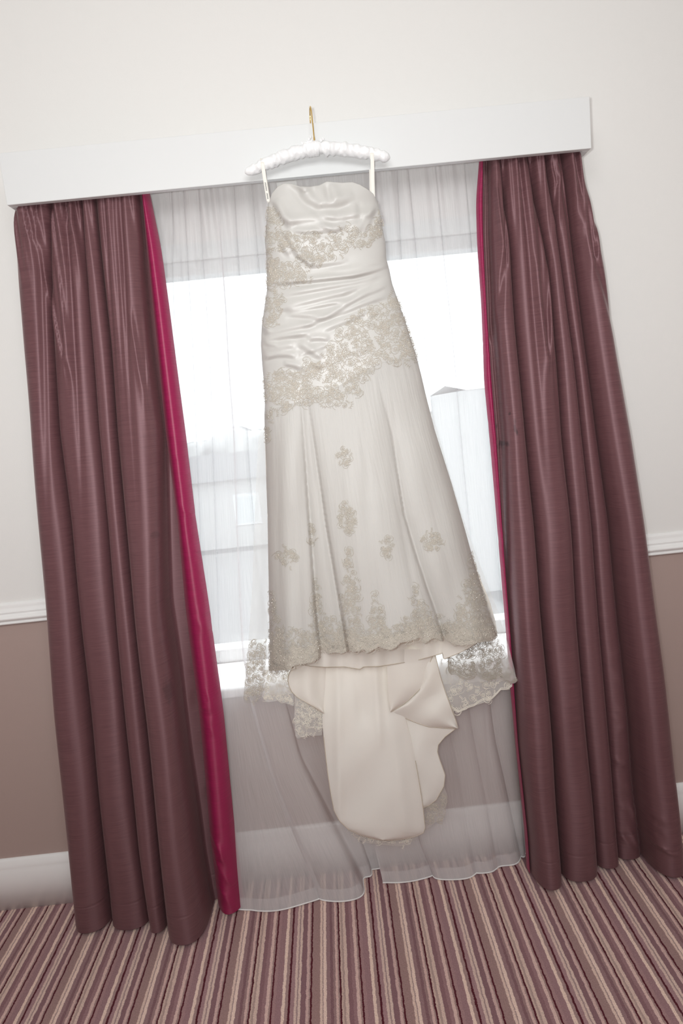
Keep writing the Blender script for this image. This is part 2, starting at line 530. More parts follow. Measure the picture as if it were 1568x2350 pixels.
# ------------------------------------------------------------------ pelmet
PX0, PX1, PZ0, PZ1, PD = -0.857, 0.6815, 2.1477, 2.2740, 0.1703
pel = empty('curtain_pelmet', (-0.09, 0, PZ0), 'long white painted box pelmet above the curtains', 'pelmet')
boxes('front_board', [(PX0, PX1, -PD, -PD + 0.018, PZ0, PZ1)], M['pelmet'], pel, 0.0015)
boxes('end_board', [(PX0, PX0 + 0.018, -PD + 0.018, 0.0, PZ0, PZ1)], M['pelmet'], pel, 0.0015)
boxes('end_board', [(PX1 - 0.018, PX1, -PD + 0.018, 0.0, PZ0, PZ1)], M['pelmet'], pel, 0.0015)
boxes('curtain_track', [(PX0 + .03, PX1 - .03, -0.112, -0.098, PZ1 - .025, PZ1 - .012), (PX0 + .03, PX1 - .03, -0.062, -0.048, PZ1 - .025, PZ1 - .012)], M['upvc'], pel)


# ------------------------------------------------------------------ drapes and sheers
def line(poly, Yc, zs):
    """X at heights zs of a crease seen in the photograph at pixels poly; Yc depth (number or per point)"""
    p = np.array(poly, float)
    w = at(p[:, 0], p[:, 1], np.broadcast_to(np.asarray(Yc, float), (len(p),)))
    o = np.argsort(w[:, 2])
    z, x = w[o, 2], w[o, 0]
    X = np.interp(zs, z, x)
    # carry the end slopes on
    lo = zs < z[0]; hi = zs > z[-1]
    if len(z) > 1:
        X[lo] = x[0] + (zs[lo] - z[0]) * np.clip((x[1] - x[0]) / (z[1] - z[0]), -.25, .25)
        X[hi] = x[-1] + (zs[hi] - z[-1]) * np.clip((x[-1] - x[-2]) / (z[-1] - z[-2]), -.25, .25)
    k = np.ones(5) / 5
    return np.convolve(np.pad(X, 2, mode='edge'), k, 'valid')


def folds(zs, X, F, B, a, ncol, p=0.7):
    """rows of a pleated sheet: creases X[i](z), lobe fronts F[i](z), crease depths B[i](z)"""
    out = []
    nl = len(F)
    for i in range(nl):
        nc = ncol[i] if hasattr(ncol, '__len__') else ncol
        s = np.linspace(0, 1, nc, endpoint=(i == nl - 1))
        ai = a[i] if hasattr(a, '__len__') else a
        if not hasattr(ai, '__len__'): ai = (ai, ai)
        t = s[None, :]
        w = (X[i + 1] - X[i])[:, None]
        a0, a1 = (np.broadcast_to(np.asarray(q_, float), zs.shape)[:, None] for q_ in ai)
        aa = a0 + (a1 - a0) * t
        x = X[i][:, None] + w * (t - aa * np.sin(2 * np.pi * t))
        base = B[i][:, None] * (1 - t) + B[i + 1][:, None] * t
        y = base + (F[i][:, None] - base) * np.sin(np.pi * np.clip(t, 0, 1)) ** p
        out.append(np.stack([x, y, np.broadcast_to(zs[:, None], x.shape)], -1))
    return np.concatenate(out, 1)


def vary(zs, top, bot, zt, e=0.85):
    k = np.clip(1 - zs / zt, 0, 1) ** e
    return top + (bot - top) * k


def groove(V, zs, poly, Yc, amp_top, amp_bot, w, ztop, zlen):
    xc = line(poly, Yc, zs)[:, None]
    g = np.clip((zs - (ztop - zlen)) / zlen, 0, 1)[:, None]
    A = amp_bot + (amp_top - amp_bot) * g
    V[:, :, 1] += A * np.exp(-((V[:, :, 0] - xc) / w) ** 2)


def gathers(V, zs, ztop, length, amp, wl, seed):
    rg = np.random.default_rng(seed)
    g = np.clip((zs - (ztop - length)) / length, 0, 1)[:, None] ** 1.5
    x = V[:, :, 0]
    d = np.zeros_like(x)
    for k in range(5):
        wv = wl * rg.uniform(.6, 1.7)
        d += np.sin(2 * np.pi * x / wv + rg.uniform(0, 6.28) + rg.uniform(-3, 3) * (zs[:, None] - ztop)) / 5 * 2
    V[:, :, 1] += amp * g * d


ZT = 2.235
zs_d = np.unique(np.concatenate([np.linspace(0.012, ZT, 190), np.linspace(0.088, 0.112, 9)]))


def seam(V, zs, z0):
    V[:, :, 1] += 0.0016 * np.exp(-((zs - z0) / 0.0022) ** 2)[:, None]


def waviness(V, zs, seed, amp=0.003):
    rg = np.random.default_rng(seed)
    for k in range(6):
        V[:, :, 1] += amp / 2 * np.sin(V[:, :, 0] * rg.uniform(6, 30) + zs[:, None] * rg.uniform(2, 14) * rg.choice([-1, 1]) + rg.uniform(0, 6))


def wrinkles(V, px, py, n, seed, amp, spread, ang, ln):
    """short diagonal creases round a pixel of the photograph"""
    rg = np.random.default_rng(seed)
    c = at(px, py, -0.15)
    for k in range(n):
        x0 = c[0] + rg.normal(0, spread[0]); z0 = c[2] + rg.normal(0, spread[1])
        th = ang + rg.normal(0, .25); L = ln * rg.uniform(.5, 1.3)
        dx = V[:, :, 0] - x0; dz = V[:, :, 2] - z0
        s = dx * math.cos(th) + dz * math.sin(th); n_ = -dx * math.sin(th) + dz * math.cos(th)
        V[:, :, 1] -= amp * rg.uniform(.4, 1) * np.exp(-(s / L) ** 2) * np.exp(-(n_ / 0.007) ** 2)


def swag(V, px, py, halfw, rise, amp, sig=0.008, n=2):
    """a hanging U-shaped fold whose lowest point is at a pixel of the photograph"""
    c = at(px, py, -0.14)
    hw, rs = halfw / 780.0, rise / 780.0
    x = (V[:, :, 0] - c[0]) / hw
    mask = np.clip((1.15 - np.abs(x)) / .3, 0, 1)
    for k in range(n):
        sc_ = 1 - .25 * k
        zp = c[2] + .022 * k + rs * (x / sc_) ** 2
        slope = 2 * rs * x / sc_ ** 2 / hw
        d = (V[:, :, 2] - zp) / np.sqrt(1 + slope ** 2)
        fade = np.clip(1 - (V[:, :, 2] - c[2] - rs) / .05, 0, 1)
        V[:, :, 1] -= amp * (1 - .3 * k) * mask * fade * (np.exp(-(d / sig) ** 2) - .7 * np.exp(-((d - 1.6 * sig) / sig) ** 2))


# ---- left drape
zs = zs_d
yb = -0.11
E0 = line([(39, 470), (37.5, 533), (58, 800), (75, 972), (93, 1200), (128, 1625), (181, 2132)], -0.10, zs)
V1 = line([(113, 482), (115, 656), (121, 794), (134, 992), (162, 1200), (187, 1455), (211, 1668), (238, 1923), (257, 2112)], -0.13, zs)
V2a = line([(190, 498), (206, 700), (227, 980), (251, 1200), (272, 1455), (294, 1668), (323, 1923), (351, 2104)], -0.13, zs)
V2b = line([(215, 462), (237, 656), (253, 794), (269, 992), (291, 1200), (315, 1421), (340, 1625), (374, 1923), (396, 2130)], -0.14, zs)
V3 = line([(316, 455), (326, 600), (343, 780), (372, 992), (379, 1200), (385, 1383), (408, 1540), (434, 1753), (464, 1966), (484, 2075)], -0.14, zs)
G0 = line([(324, 444), (332, 537), (348, 695), (380, 992), (408, 1200), (425, 1391), (459, 1647), (485, 1923), (500, 2051)], -0.11, zs)
G1 = line([(344, 442), (370, 569), (391, 715), (429, 1000), (453, 1200), (485, 1404), (515, 1625), (540, 1881), (562, 2064)], -0.10, zs)
f = lambda t, b: vary(zs, t, b, ZT)
X = [E0, V1, V2a, V2b, V3, G0 + 0.6 * (G1 - G0)]
Fr = [f(-.138, -.178), f(-.138, -.180), f(-.140, -.205), f(-.142, -.262), f(-.088, -.088)]
Bk = [f(-.085, -.06), f(-.100, -.095), f(-.098, -.10), f(-.100, -.12), f(-.095, -.09), f(-.080, -.085)]
V = folds(zs, X, Fr, Bk, [0.10, 0.12, 0.12, 0.12, 0.0], [34, 40, 26, 40, 14], 0.62)
for (poly, at_, ab, w) in [([(152, 490), (170, 695), (178, 830)], .016, 0, .007), ([(285, 553), (300, 760), (316, 972)], .018, 0, .007),
                           ([(84, 480), (92, 560), (96, 650)], .012, 0, .008), ([(262, 470), (275, 620), (290, 800)], .010, 0, .006), ([(243, 470), (250, 560)], .010, 0, .005)]:
    groove(V, zs, poly, -0.13, at_, ab, w, ZT, 1.0)
gathers(V, zs, ZT, 0.34, 0.010, 0.028, 3)
waviness(V, zs, 5, 0.0022)
swag(V, 79, 549, 20, 75, .006)
swag(V, 152, 830, 17, 170, .006)
swag(V, 345, 900, 14, 140, .004)
swag(V, 160, 520, 12, 40, .005, n=1)
wrinkles(V, 470, 1800, 10, 3, 0.004, (.008, .18), 0.7, .03)
seam(V, zs, 0.10)
V[:, :, 1] = np.where(V[:, :, 2] > PZ0 - .03, np.maximum(V[:, :, 1], -0.149), V[:, :, 1])
dl = empty('drape', (-0.75, -0.1, 0.0), 'mulberry silk-look drape on the left of the window with wide magenta edge', 'curtain')
grid('drape_panel', V, M['drape_a'], dl)
Vm = folds(zs, [G0, G1], [f(-.128, -.165)], [f(-.100, -.118), f(-.100, -.122)], [(0.0, 0.06)], 26, 0.9)
waviness(Vm, zs, 8, 0.002)
gathers(Vm, zs, ZT, 0.2, 0.004, 0.03, 4)
wrinkles(Vm, 470, 1420, 5, 5, 0.006, (.010, .03), -0.5, .03)
wrinkles(Vm, 480, 1640, 6, 6, 0.006, (.010, .03), -0.5, .03)
wrinkles(Vm, 510, 1960, 10, 7, 0.006, (.012, .06), -1.0, .03)
wrinkles(Vm, 440, 1200, 8, 9, 0.003, (.010, .14), -0.4, .03)
o = grid('border_strip', Vm, M['magenta'], dl); tag(o, 'magenta silk border strip')

# ---- right drape
E1 = line([(1338.6, 353), (1347.6, 417), (1370, 507), (1393, 606), (1417.6, 809), (1451, 999), (1478, 1200), (1501, 1391), (1518, 1525), (1536, 1679), (1547, 1801), (1557, 1947), (1556, 2016)], -0.13, zs)
W1 = line([(1149, 367), (1171, 561), (1183, 742), (1205, 999), (1225, 1200), (1237, 1391), (1252, 1545), (1264, 1698), (1273, 1851), (1283, 2020)], -0.13, zs)
W2 = line([(1214, 358), (1239, 493), (1260, 606), (1280, 832), (1291, 999), (1310, 1200), (1323, 1430), (1338, 1620), (1354, 1800), (1368, 1990)], -0.13, zs)
W3 = line([(1257, 372), (1280, 539), (1296, 651), (1320, 832), (1338, 999), (1361, 1200), (1378, 1430), (1394, 1620), (1409, 1800), (1422, 1960)], -0.13, zs)
W4 = line([(1298, 381), (1316, 539), (1334, 674), (1350, 809), (1375, 999), (1404, 1200), (1426, 1430), (1448, 1650), (1464, 1830), (1480, 1960)], -0.13, zs)
M0 = line([(1099, 369), (1092, 462), (1095, 561), (1104, 697), (1110, 877), (1122, 999), (1139, 1200), (1158, 1430), (1170, 1583), (1185, 1744), (1202, 1901), (1208, 2004)], -0.10, zs)
M1 = line([(1108, 369), (1109, 516), (1117, 719), (1138, 999), (1151, 1200), (1163, 1380), (1172, 1506), (1183, 1698), (1205, 1901), (1212, 2010)], -0.10, zs)
R0 = M1 + 0.013 * np.clip((zs - 0.9) / 0.5, 0.1, 1)
X = [M1, R0, W1, W2, W3, W4, E1]
Fr = [f(-.098, -.10), f(-.138, -.212), f(-.140, -.196), f(-.140, -.155), f(-.136, -.125), f(-.142, -.222)]
Bk = [f(-.090, -.09), f(-.090, -.10), f(-.098, -.11), f(-.098, -.095), f(-.098, -.080), f(-.098, -.085), f(-.06, -.06)]
V = folds(zs, X, Fr, Bk, [0.02, 0.10, 0.12, 0.12, 0.10, (0.12, 0.08)], [8, 34, 38, 30, 26, 40], 0.62)
for (poly, at_, ab, w) in [([(1194, 390), (1208, 560), (1221, 742)], .016, 0, .008), ([(1160, 440), (1160, 560), (1150, 640)], .012, 0, .008),
                           ([(1232, 500), (1245, 680), (1262, 830)], .015, 0, .008), ([(1330, 430), (1350, 560), (1372, 640)], .016, 0, .009), ([(1290, 390), (1300, 470)], .012, 0, .006)]:
    groove(V, zs, poly, -0.13, at_, ab, w, ZT, 1.0)
gathers(V, zs, ZT, 0.34, 0.010, 0.028, 13)
waviness(V, zs, 15, 0.0022)
swag(V, 1257, 832, 18, 200, .006)
swag(V, 1160, 580, 14, 110, .006)
swag(V, 1281, 417, 14, 40, .006, n=1)
swag(V, 1276, 510, 12, 60, .005, n=1)
swag(V, 1362, 600, 18, 130, .005)
wrinkles(V, 1432, 1690, 8, 21, 0.006, (.012, .12), -0.1, .03)
wrinkles(V, 1470, 1900, 12, 22, 0.007, (.02, .06), -0.7, .04)
wrinkles(V, 1335, 470, 8, 23, 0.003, (.006, .06), -0.6, .02)
seam(V, zs, 0.10)
V[:, :, 1] = np.where(V[:, :, 2] > PZ0 - .03, np.maximum(V[:, :, 1], -0.149), V[:, :, 1])
dr = empty('drape', (0.6, -0.1, 0.0), 'mulberry silk-look drape on the right of the window with small dark stains', 'curtain')
grid('drape_panel', V, M['drape_b'], dr)
Vm = folds(zs, [M0, M1], [f(-.118, -.135)], [f(-.102, -.110), f(-.098, -.105)], [(0.02, 0.02)], 14, 0.8)
waviness(Vm, zs, 18, 0.002)
for (yy, sd) in ((600, 1), (800, 2), (1000, 3), (1250, 4), (1500, 5)):
    wrinkles(Vm, 1095 + (yy - 500) * .085, yy, 5, 30 + sd, 0.004, (.008, .06), -0.6, .012)
o = grid('border_strip', Vm, M['magenta'], dr); tag(o, 'magenta silk border strip')

# ---- sheers
zs = np.linspace(0.004, ZT, 170)
f = lambda t, b: vary(zs, t, b, ZT)


def fb(t, mid, b):
    """top, sill height, floor"""
    t, mid = t + .016, mid + .010
    return np.interp(zs, [0, 0.45, 0.80, ZT], [b, (b * .5 + mid * .5), mid, t])


fa = lambda top, low: np.interp(zs, [0.7, 1.3], [low, top])


def sheer(name, X, Fr, Bk, a, nc, seed, label, loc, creases):
    V = folds(zs, X, Fr, Bk, a, nc, 0.8)
    for (poly, am, w, zl) in creases:
        groove(V, zs, poly, -0.07, am, am * .3, w, ZT, zl)
    gathers(V, zs, ZT, 0.45, 0.012, 0.032, seed)
    waviness(V, zs, seed, 0.0035)
    e = empty(name, loc, label, 'net curtain')
    grid('net_panel', V, M['sheer'], e)
    r = int(np.searchsorted(zs, 0.055))
    H = V[:r].copy(); H[:, :, 1] += 0.002
    grid('hem_band', H, M['sheer'], e)
    T = tube_mesh(V[0] + np.array([0, -.001, .001]), 0.0021, 6)
    grid('hem_cord', T, M['sheer_hem'], e, closed=True)
    return V


pA = [(508, 590), (516, 700), (524, 850), (536, 1000), (545, 1250), (558, 1500), (578, 1620), (628, 1790), (737, 2062)]
pB = [(545, 590), (552, 700), (566, 1000), (590, 1300), (625, 1500), (690, 1750), (833, 2034)]
X = [np.full_like(zs, -0.58), line([(393, 600), (398, 800), (404, 1000), (420, 1500), (440, 2060)], -.07, zs), line([(428, 600), (440, 800), (455, 1200), (480, 2060)], -.07, zs),
     line([(464, 595), (478, 800), (492, 1200), (520, 2060)], -.07, zs),
     line(pA, [-.07] * 6 + [-.08, -.10, -.13], zs), line(pB, [-.07] * 5 + [-.1, -.12], zs),
     line([(590, 580), (606, 760), (640, 1200), (720, 1600), (850, 1985)], [-.07, -.07, -.06, -.05, -.03], zs), line([(658, 560), (700, 800), (760, 1200), (820, 1600), (872, 1984)], [-.07, -.07, -.06, -.05, -.03], zs)]
Fr = [fb(-.075, -.07, -.055), fb(-.075, -.07, -.060), fb(-.078, -.075, -.075), fb(-.08, -.08, -.155), fb(-.08, -.085, -.152), fb(-.078, -.07, -.06), fb(-.075, -.05, -.03)]
Bk = [fb(-.06, -.06, -.05), fb(-.06, -.06, -.05), fb(-.06, -.062, -.055), fb(-.06, -.062, -.07), fb(-.055, -.06, -.105), fb(-.055, -.06, -.09), fb(-.055, -.045, -.028), fb(-.055, -.045, -.03)]
sheer('sheer_curtain', X, Fr, Bk, [.17, .155, .16, (.16, .22), (.26, .17), .17, .15], [16, 18, 18, 30, 30, 24, 24], 41,
      'white sheer net curtain beside the left drape', (-0.35, -0.07, 0.0),
      [([(410, 600), (418, 800)], .006, .006, 1.2), ([(445, 600), (455, 800)], .006, .006, 1.2), ([(487, 600), (500, 800)], .006, .006, 1.2)])
X = [line([(702, 560), (770, 1000), (820, 1500), (858, 1935), (880, 2028)], [-.075, -.07, -.07, -.085, -.095], zs),
     line([(858, 555), (880, 900), (905, 1400), (930, 1700), (962, 1930), (1000, 2020)], [-.07] * 4 + [-.09, -.10], zs),
     line([(922, 552), (940, 900), (985, 1400), (1050, 1750), (1090, 1990)], [-.07] * 4 + [-.08], zs),
     line([(955, 547), (988, 880), (1030, 1300), (1090, 1700), (1140, 1975)], [-.07] * 4 + [-.08], zs),
     line([(1017, 540), (1040, 760), (1080, 1200), (1140, 1700), (1196, 1962)], [-.07] * 4 + [-.05], zs),
     line([(1085, 533), (1120, 900), (1150, 1300), (1190, 1700), (1207, 1962)], [-.07] * 4 + [-.05], zs), np.full_like(zs, 0.56)]
Fr = [fb(-.085, -.08, -.098), fb(-.08, -.08, -.118), fb(-.08, -.08, -.10), fb(-.08, -.08, -.085), fb(-.08, -.075, -.055), fb(-.075, -.07, -.045)]
Bk = [fb(-.08, -.08, -.094), fb(-.06, -.062, -.075), fb(-.06, -.062, -.095), fb(-.06, -.062, -.085), fb(-.06, -.06, -.048), fb(-.06, -.06, -.035), fb(-.06, -.06, -.04)]
sheer('sheer_curtain', X, Fr, Bk, [(.02, .2), (.2, fa(.155, .04)), (fa(.16, .04), fa(.16, .03)), (fa(.16, .03), fa(.16, .03)), (fa(.16, .03), .12), .12], [30, 30, 24, 24, 24, 16], 42,
      'white sheer net curtain beside the right drape', (0.25, -0.06, 0.0), [([(1050, 540), (1065, 800)], .006, .006, 1.0)])

# ================================================================== the wedding dress
SAT = (0.80, 0.765, 0.715)
M['satin'] = cloth('ivory_satin', (0.615, 0.60, 0.575), 0.40, 0.6, trans=0.08, tcol=(0.85, 0.70, 0.55), bump=((60, 60, 1), 0.12, 0.002))
M['organza'] = cloth('ivory_organza_over_satin', (0.61, 0.60, 0.58), 0.5, 0.3, trans=0.16, tcol=(0.86, 0.70, 0.55), bump=((70, 7, 1), 0.5, 0.004))
M['organza_clear'] = cloth('clear_organza', (0.82, 0.79, 0.76), 0.5, 0.3, trans=0.5, clear=0.62)
M['lining'] = cloth('cream_lining_satin', (0.86, 0.835, 0.79), 0.45, 0.3, trans=0.22, tcol=(0.90, 0.74, 0.58), bump=((20, 20, 1), 0.25, 0.003))
M['piping'] = cloth('cream_piping', (0.60, 0.52, 0.43), 0.55, 0.3, trans=0.1)
M['cord'] = plain('lace_cord', (0.51, 0.46, 0.40), 0.5, 0.4, noise=(400, 0.35))
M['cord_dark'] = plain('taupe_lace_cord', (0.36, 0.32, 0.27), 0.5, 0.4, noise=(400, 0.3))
M['cord_light'] = plain('ivory_lace_cord', (0.74, 0.69, 0.61), 0.5, 0.5, noise=(900, 0.15))
M['bead'] = plain('clear_bead', (0.90, 0.88, 0.82), 0.22, 1.0, metal=0.85, noise=(700, 0.1))
def lace_net():
    mt = cloth('lace_net', (0.50, 0.465, 0.41), 0.6, 0.3, trans=0.35, clear=0.6)
    nt = mt.node_tree
    mxs = [n for n in nt.nodes if n.type == 'MIX_SHADER']
    m2 = [n for n in mxs if any(l.from_node.type == 'BSDF_TRANSPARENT' for l in n.inputs[2].links)][0]
    tc = N(nt, 'ShaderNodeNewGeometry')
    vo = N(nt, 'ShaderNodeTexVoronoi', feature='DISTANCE_TO_EDGE'); vo.inputs['Scale'].default_value = 190
    n1 = N(nt, 'ShaderNodeTexNoise'); n1.inputs['Scale'].default_value = 75; n1.inputs['Detail'].default_value = 3
    for n in (vo, n1): nt.links.new(tc.outputs['Position'], n.inputs['Vector'])
    m1 = N(nt, 'ShaderNodeMapRange'); m1.inputs[1].default_value = 0.0; m1.inputs[2].default_value = 0.35; m1.inputs[3].default_value = 0.0; m1.inputs[4].default_value = 0.9
    nt.links.new(vo.outputs['Distance'], m1.inputs[0])
    m3 = N(nt, 'ShaderNodeMapRange'); m3.inputs[1].default_value = 0.38; m3.inputs[2].default_value = 0.62; m3.inputs[3].default_value = 0.0; m3.inputs[4].default_value = 0.75
    nt.links.new(n1.outputs['Fac'], m3.inputs[0])
    uv = N(nt, 'ShaderNodeUVMap'); sp = N(nt, 'ShaderNodeSeparateXYZ'); nt.links.new(uv.outputs[0], sp.inputs[0])
    m4 = N(nt, 'ShaderNodeMapRange'); m4.inputs[1].default_value = 0.0; m4.inputs[2].default_value = 0.75; m4.inputs[3].default_value = 0.85; m4.inputs[4].default_value = 0.0
    nt.links.new(sp.outputs[1], m4.inputs[0])
    a1 = N(nt, 'ShaderNodeMath', operation='MAXIMUM'); nt.links.new(m1.outputs[0], a1.inputs[0]); nt.links.new(m3.outputs[0], a1.inputs[1])
    a2 = N(nt, 'ShaderNodeMath', operation='ADD', use_clamp=True); nt.links.new(a1.outputs[0], a2.inputs[0]); nt.links.new(m4.outputs[0], a2.inputs[1])
    nt.links.new(a2.outputs[0], m2.inputs[0])
    return mt


M['net_hem'] = lace_net()
M['net'] = cloth('lace_net', (0.50, 0.465, 0.41), 0.6, 0.3, trans=0.3, clear=0.66)
M['net_back'] = cloth('lace_net_back', (0.82, 0.78, 0.73), 0.6, 0.3, trans=0.45, clear=0.55)
M['hanger_satin'] = plain('white_hanger_satin', (0.88, 0.88, 0.885), 0.28, 0.6, bump=(130, 0.25))
M['gold'] = plain('brass_wire', (0.80, 0.55, 0.18), 0.22, 0.6, metal=1.0, noise=(40, 0.08))
M['ribbon'] = plain('ivory_ribbon', (0.84, 0.81, 0.75), 0.45, 0.4, noise=(200, 0.03))
M['ink'] = plain('grey_print', (0.12, 0.12, 0.13), 0.6, noise=(200, 0.1))

# silhouette of the front of the dress in photograph pixels: x as function of y
LFT = np.array([(614, 400), (616, 461), (612.6, 487), (610, 529), (608, 557), (611, 585), (612.6, 627), (613, 664), (606, 712), (600.7, 749), (599, 791), (602, 838), (606, 881), (608, 923),
                (607, 951), (608, 1000), (611, 1100), (614, 1180), (617, 1350), (620, 1560)], float)
RGT = np.array([(864, 400), (866.5, 464), (875, 489), (878, 520), (885, 557), (887, 593), (894, 620), (900, 650), (914, 690), (930, 735), (944, 780), (955, 813), (967, 861), (978, 909),
                (998, 987), (1036.7, 1109), (1066, 1210), (1087, 1286), (1117, 1385), (1141, 1458), (1170, 1560)], float)
xl_ = lambda y: np.interp(y, LFT[:, 1], LFT[:, 0])
xr_ = lambda y: np.interp(y, RGT[:, 1], RGT[:, 0])
DX0, DY0, DST = 540, 380, 2.0
gx = np.arange(DX0, 1220, DST); gy = np.arange(DY0, 1620, DST)
GX, GY = np.meshgrid(gx, gy)


def ip(y, ys, vs_):
    return np.interp(y, ys, vs_)


# base body
s_ = np.clip((GX - xl_(GY)) / np.maximum(xr_(GY) - xl_(GY), 1) * 2 - 1, -1, 1)
bul = ip(GY, [400, 520, 650, 800, 950, 1200, 1560], [.035, .055, .050, .065, .070, .080, .095])
side = ip(GY, [400, 650, 900, 1560], [-.222, -.224, -.220, -.215])
body = side - bul * np.clip(1 - np.abs(s_) ** 2.6, 0, 1) ** 0.55

# skirt flutes
FA = lambda y: ip(y, [900, 1000, 1168, 1400, 1490, 1560], [690, 696, 708, 725, 735, 742])
FB = lambda y: ip(y, [900, 1034, 1210, 1400, 1500, 1560], [704, 725, 750, 782, 799, 808])
FC = lambda y: ip(y, [800, 844, 993, 1021, 1181, 1295, 1400, 1460, 1560], [848, 860, 897, 902, 927, 961, 997, 1016, 1048])
amp = ip(GY, [860, 960, 1150, 1400, 1560], [0, .013, .036, .052, .060])


def lobe(x0, x1, p=0.6):
    t = np.clip((GX - x0) / np.maximum(x1 - x0, 1), 0, 1)
    return np.sin(np.pi * t) ** p


a_, b_, c_, l_, r_ = FA(GY), FB(GY), FC(GY), xl_(GY), xr_(GY)
sk = np.zeros_like(GX)
inA = (GX <= a_); inB = (GX > a_) & (GX <= b_); inC = (GX > b_) & (GX <= c_); inD = GX > c_
sk = np.where(inA, lobe(l_, a_, .5) * .85, sk)
sk = np.where(inB, -0.22 + 0.25 * lobe(a_, b_, .8), sk)
sk = np.where(inC, lobe(b_, c_ + 4, .42) * 1.0, sk)
tD = np.clip((GX - c_) / np.maximum(r_ - c_, 1), 0, 1)
sk = np.where(inD, -0.05 + .80 * np.sin(np.pi * np.clip(tD, 0, 1)) ** .8, sk)
# soft secondary flutes
for (pts, wd, am_) in [([(846, 875), (838, 1000), (845, 1200), (868, 1480)], 16, .10), ([(765, 1000), (790, 1250), (832, 1480)], 20, .10), ([(655, 960), (655, 1200), (668, 1520)], 14, -.10),
                       ([(935, 900), (985, 1100), (1060, 1440)], 16, .10), ([(960, 880), (1020, 1080), (1095, 1440)], 14, -.08), ([(905, 1100), (940, 1300), (975, 1460)], 10, .08),
                       ([(640, 950), (636, 1300), (640, 1530)], 9, .06), ([(690, 960), (697, 1300), (705, 1510)], 10, .08)]:
    p = np.array(pts, float)
    cx = ip(GY, p[:, 1], p[:, 0])
    sk -= am_ * np.exp(-((GX - cx) / wd) ** 2)
from_top = np.clip((GY - 860) / 100, 0, 1)
skirt_d = -amp * sk


def smooth2(a, n):
    k = np.array([1, 2, 1.0]) / 4
    for _ in range(n):
        a = np.apply_along_axis(lambda v: np.convolve(np.pad(v, 1, mode='edge'), k, 'valid'), 1, a)
    return a


skirt_d = smooth2(skirt_d, 2)
# soft organza unevenness
for k in range(10):
    kx, ky = RNG.uniform(.01, .06), RNG.uniform(.004, .02)
    skirt_d = skirt_d + 0.0011 * from_top * np.sin(GX * kx + GY * ky * RNG.choice([-1, 1]) + RNG.uniform(0, 6))

# bodice tucks: strokes in pixels; amp in mm, width px
Z1 = lambda L: [(520 + x * .2806, 220 + y * .2806) for x, y in L]
Z2 = lambda L: [(560 + x * .2806, 600 + y * .2806) for x, y in L]
STROKES = [
    (Z1([(500, 715), (560, 735), (610, 800), (660, 870), (760, 905), (900, 900), (1010, 860), (1060, 830)]), 7, 12), (Z1([(840, 720), (850, 800), (880, 870)]), 5, 9),
    (Z1([(720, 740), (740, 800), (790, 850)]), 4, 9), (Z1([(600, 740), (620, 800)]), 5, 8),
    (Z1([(372, 850), (410, 930), (450, 1010), (520, 1100)]), 8, 9), (Z1([(430, 1010), (550, 1030), (700, 1015), (900, 1020), (1060, 990), (1200, 985)]), 5, 8),
    (Z1([(480, 1045), (600, 1062), (740, 1050), (820, 1090), (880, 1100)]), 5, 7), (Z1([(510, 1110), (650, 1125), (760, 1115), (900, 1115), (1000, 1050)]), 5, 7),
    (Z1([(1240, 900), (1130, 1030), (1080, 1130)]), 5, 7), (Z1([(1230, 930), (1150, 1090), (1120, 1130)]), 5, 6), (Z1([(700, 900), (820, 1000), (900, 1010)]), 3, 10),
    (Z1([(440, 1100), (500, 1180), (540, 1270), (620, 1340), (710, 1400)]), 5, 7), (Z1([(540, 1300), (600, 1345), (700, 1405)]), 4, 6), (Z1([(600, 1415), (800, 1390), (1000, 1365)]), 3, 6),
    (Z1([(380, 1560), (700, 1530), (1000, 1490), (1200, 1450)]), 4, 6), (Z1([(440, 1190), (470, 1280), (520, 1310)]), 4, 7), (Z1([(1060, 850), (1080, 980), (1060, 1100)]), 3, 9),
    (Z2([(230, 187), (600, 160), (900, 130), (1180, 65)]), 4.5, 6), (Z2([(300, 290), (600, 240), (900, 190), (1180, 100)]), 4, 6), (Z2([(300, 387), (500, 352), (750, 292), (930, 250)]), 6, 7),
    (Z2([(270, 412), (500, 397), (700, 355), (850, 345)]), 6, 6), (Z2([(340, 440), (450, 448), (560, 467), (650, 470)]), 5, 8), (Z2([(560, 500), (700, 460), (900, 330), (1070, 235)]), 4, 6),
    (Z2([(480, 545), (800, 430), (960, 368), (1200, 290)]), 4.5, 6), (Z2([(160, 610), (400, 560), (600, 520)]), 5, 6), (Z2([(150, 660), (300, 630), (540, 605)]), 6, 7),
    (Z2([(520, 655), (600, 640), (700, 655)]), 5, 6), (Z2([(155, 680), (270, 692)]), 5, 5), (Z2([(440, 690), (520, 730), (560, 770), (640, 800)]), 6, 8), (Z2([(160, 810), (250, 780), (340, 775), (430, 800)]), 6, 7),
    (Z2([(450, 780), (600, 730), (700, 690)]), 4, 6), (Z2([(320, 850), (400, 860), (470, 892)]), 5, 6), (Z2([(640, 580), (900, 480), (1100, 375)]), 3.5, 6), (Z2([(1000, 470), (1100, 430)]), 4, 5),
    (Z2([(150, 540), (190, 600)]), 6, 7), (Z2([(850, 150), (1000, 108), (1190, 40)]), 3, 5), (Z2([(800, 275), (950, 220), (1100, 150)]), 3, 5), (Z2([(700, 430), (950, 320), (1180, 200)]), 3, 5),
    (Z2([(700, 100), (900, 80), (1150, 20)]), 2.5, 6), (Z2([(560, 860), (640, 880)]), 4, 5), (Z2([(180, 730), (300, 725), (420, 700)]), 4, 8)]


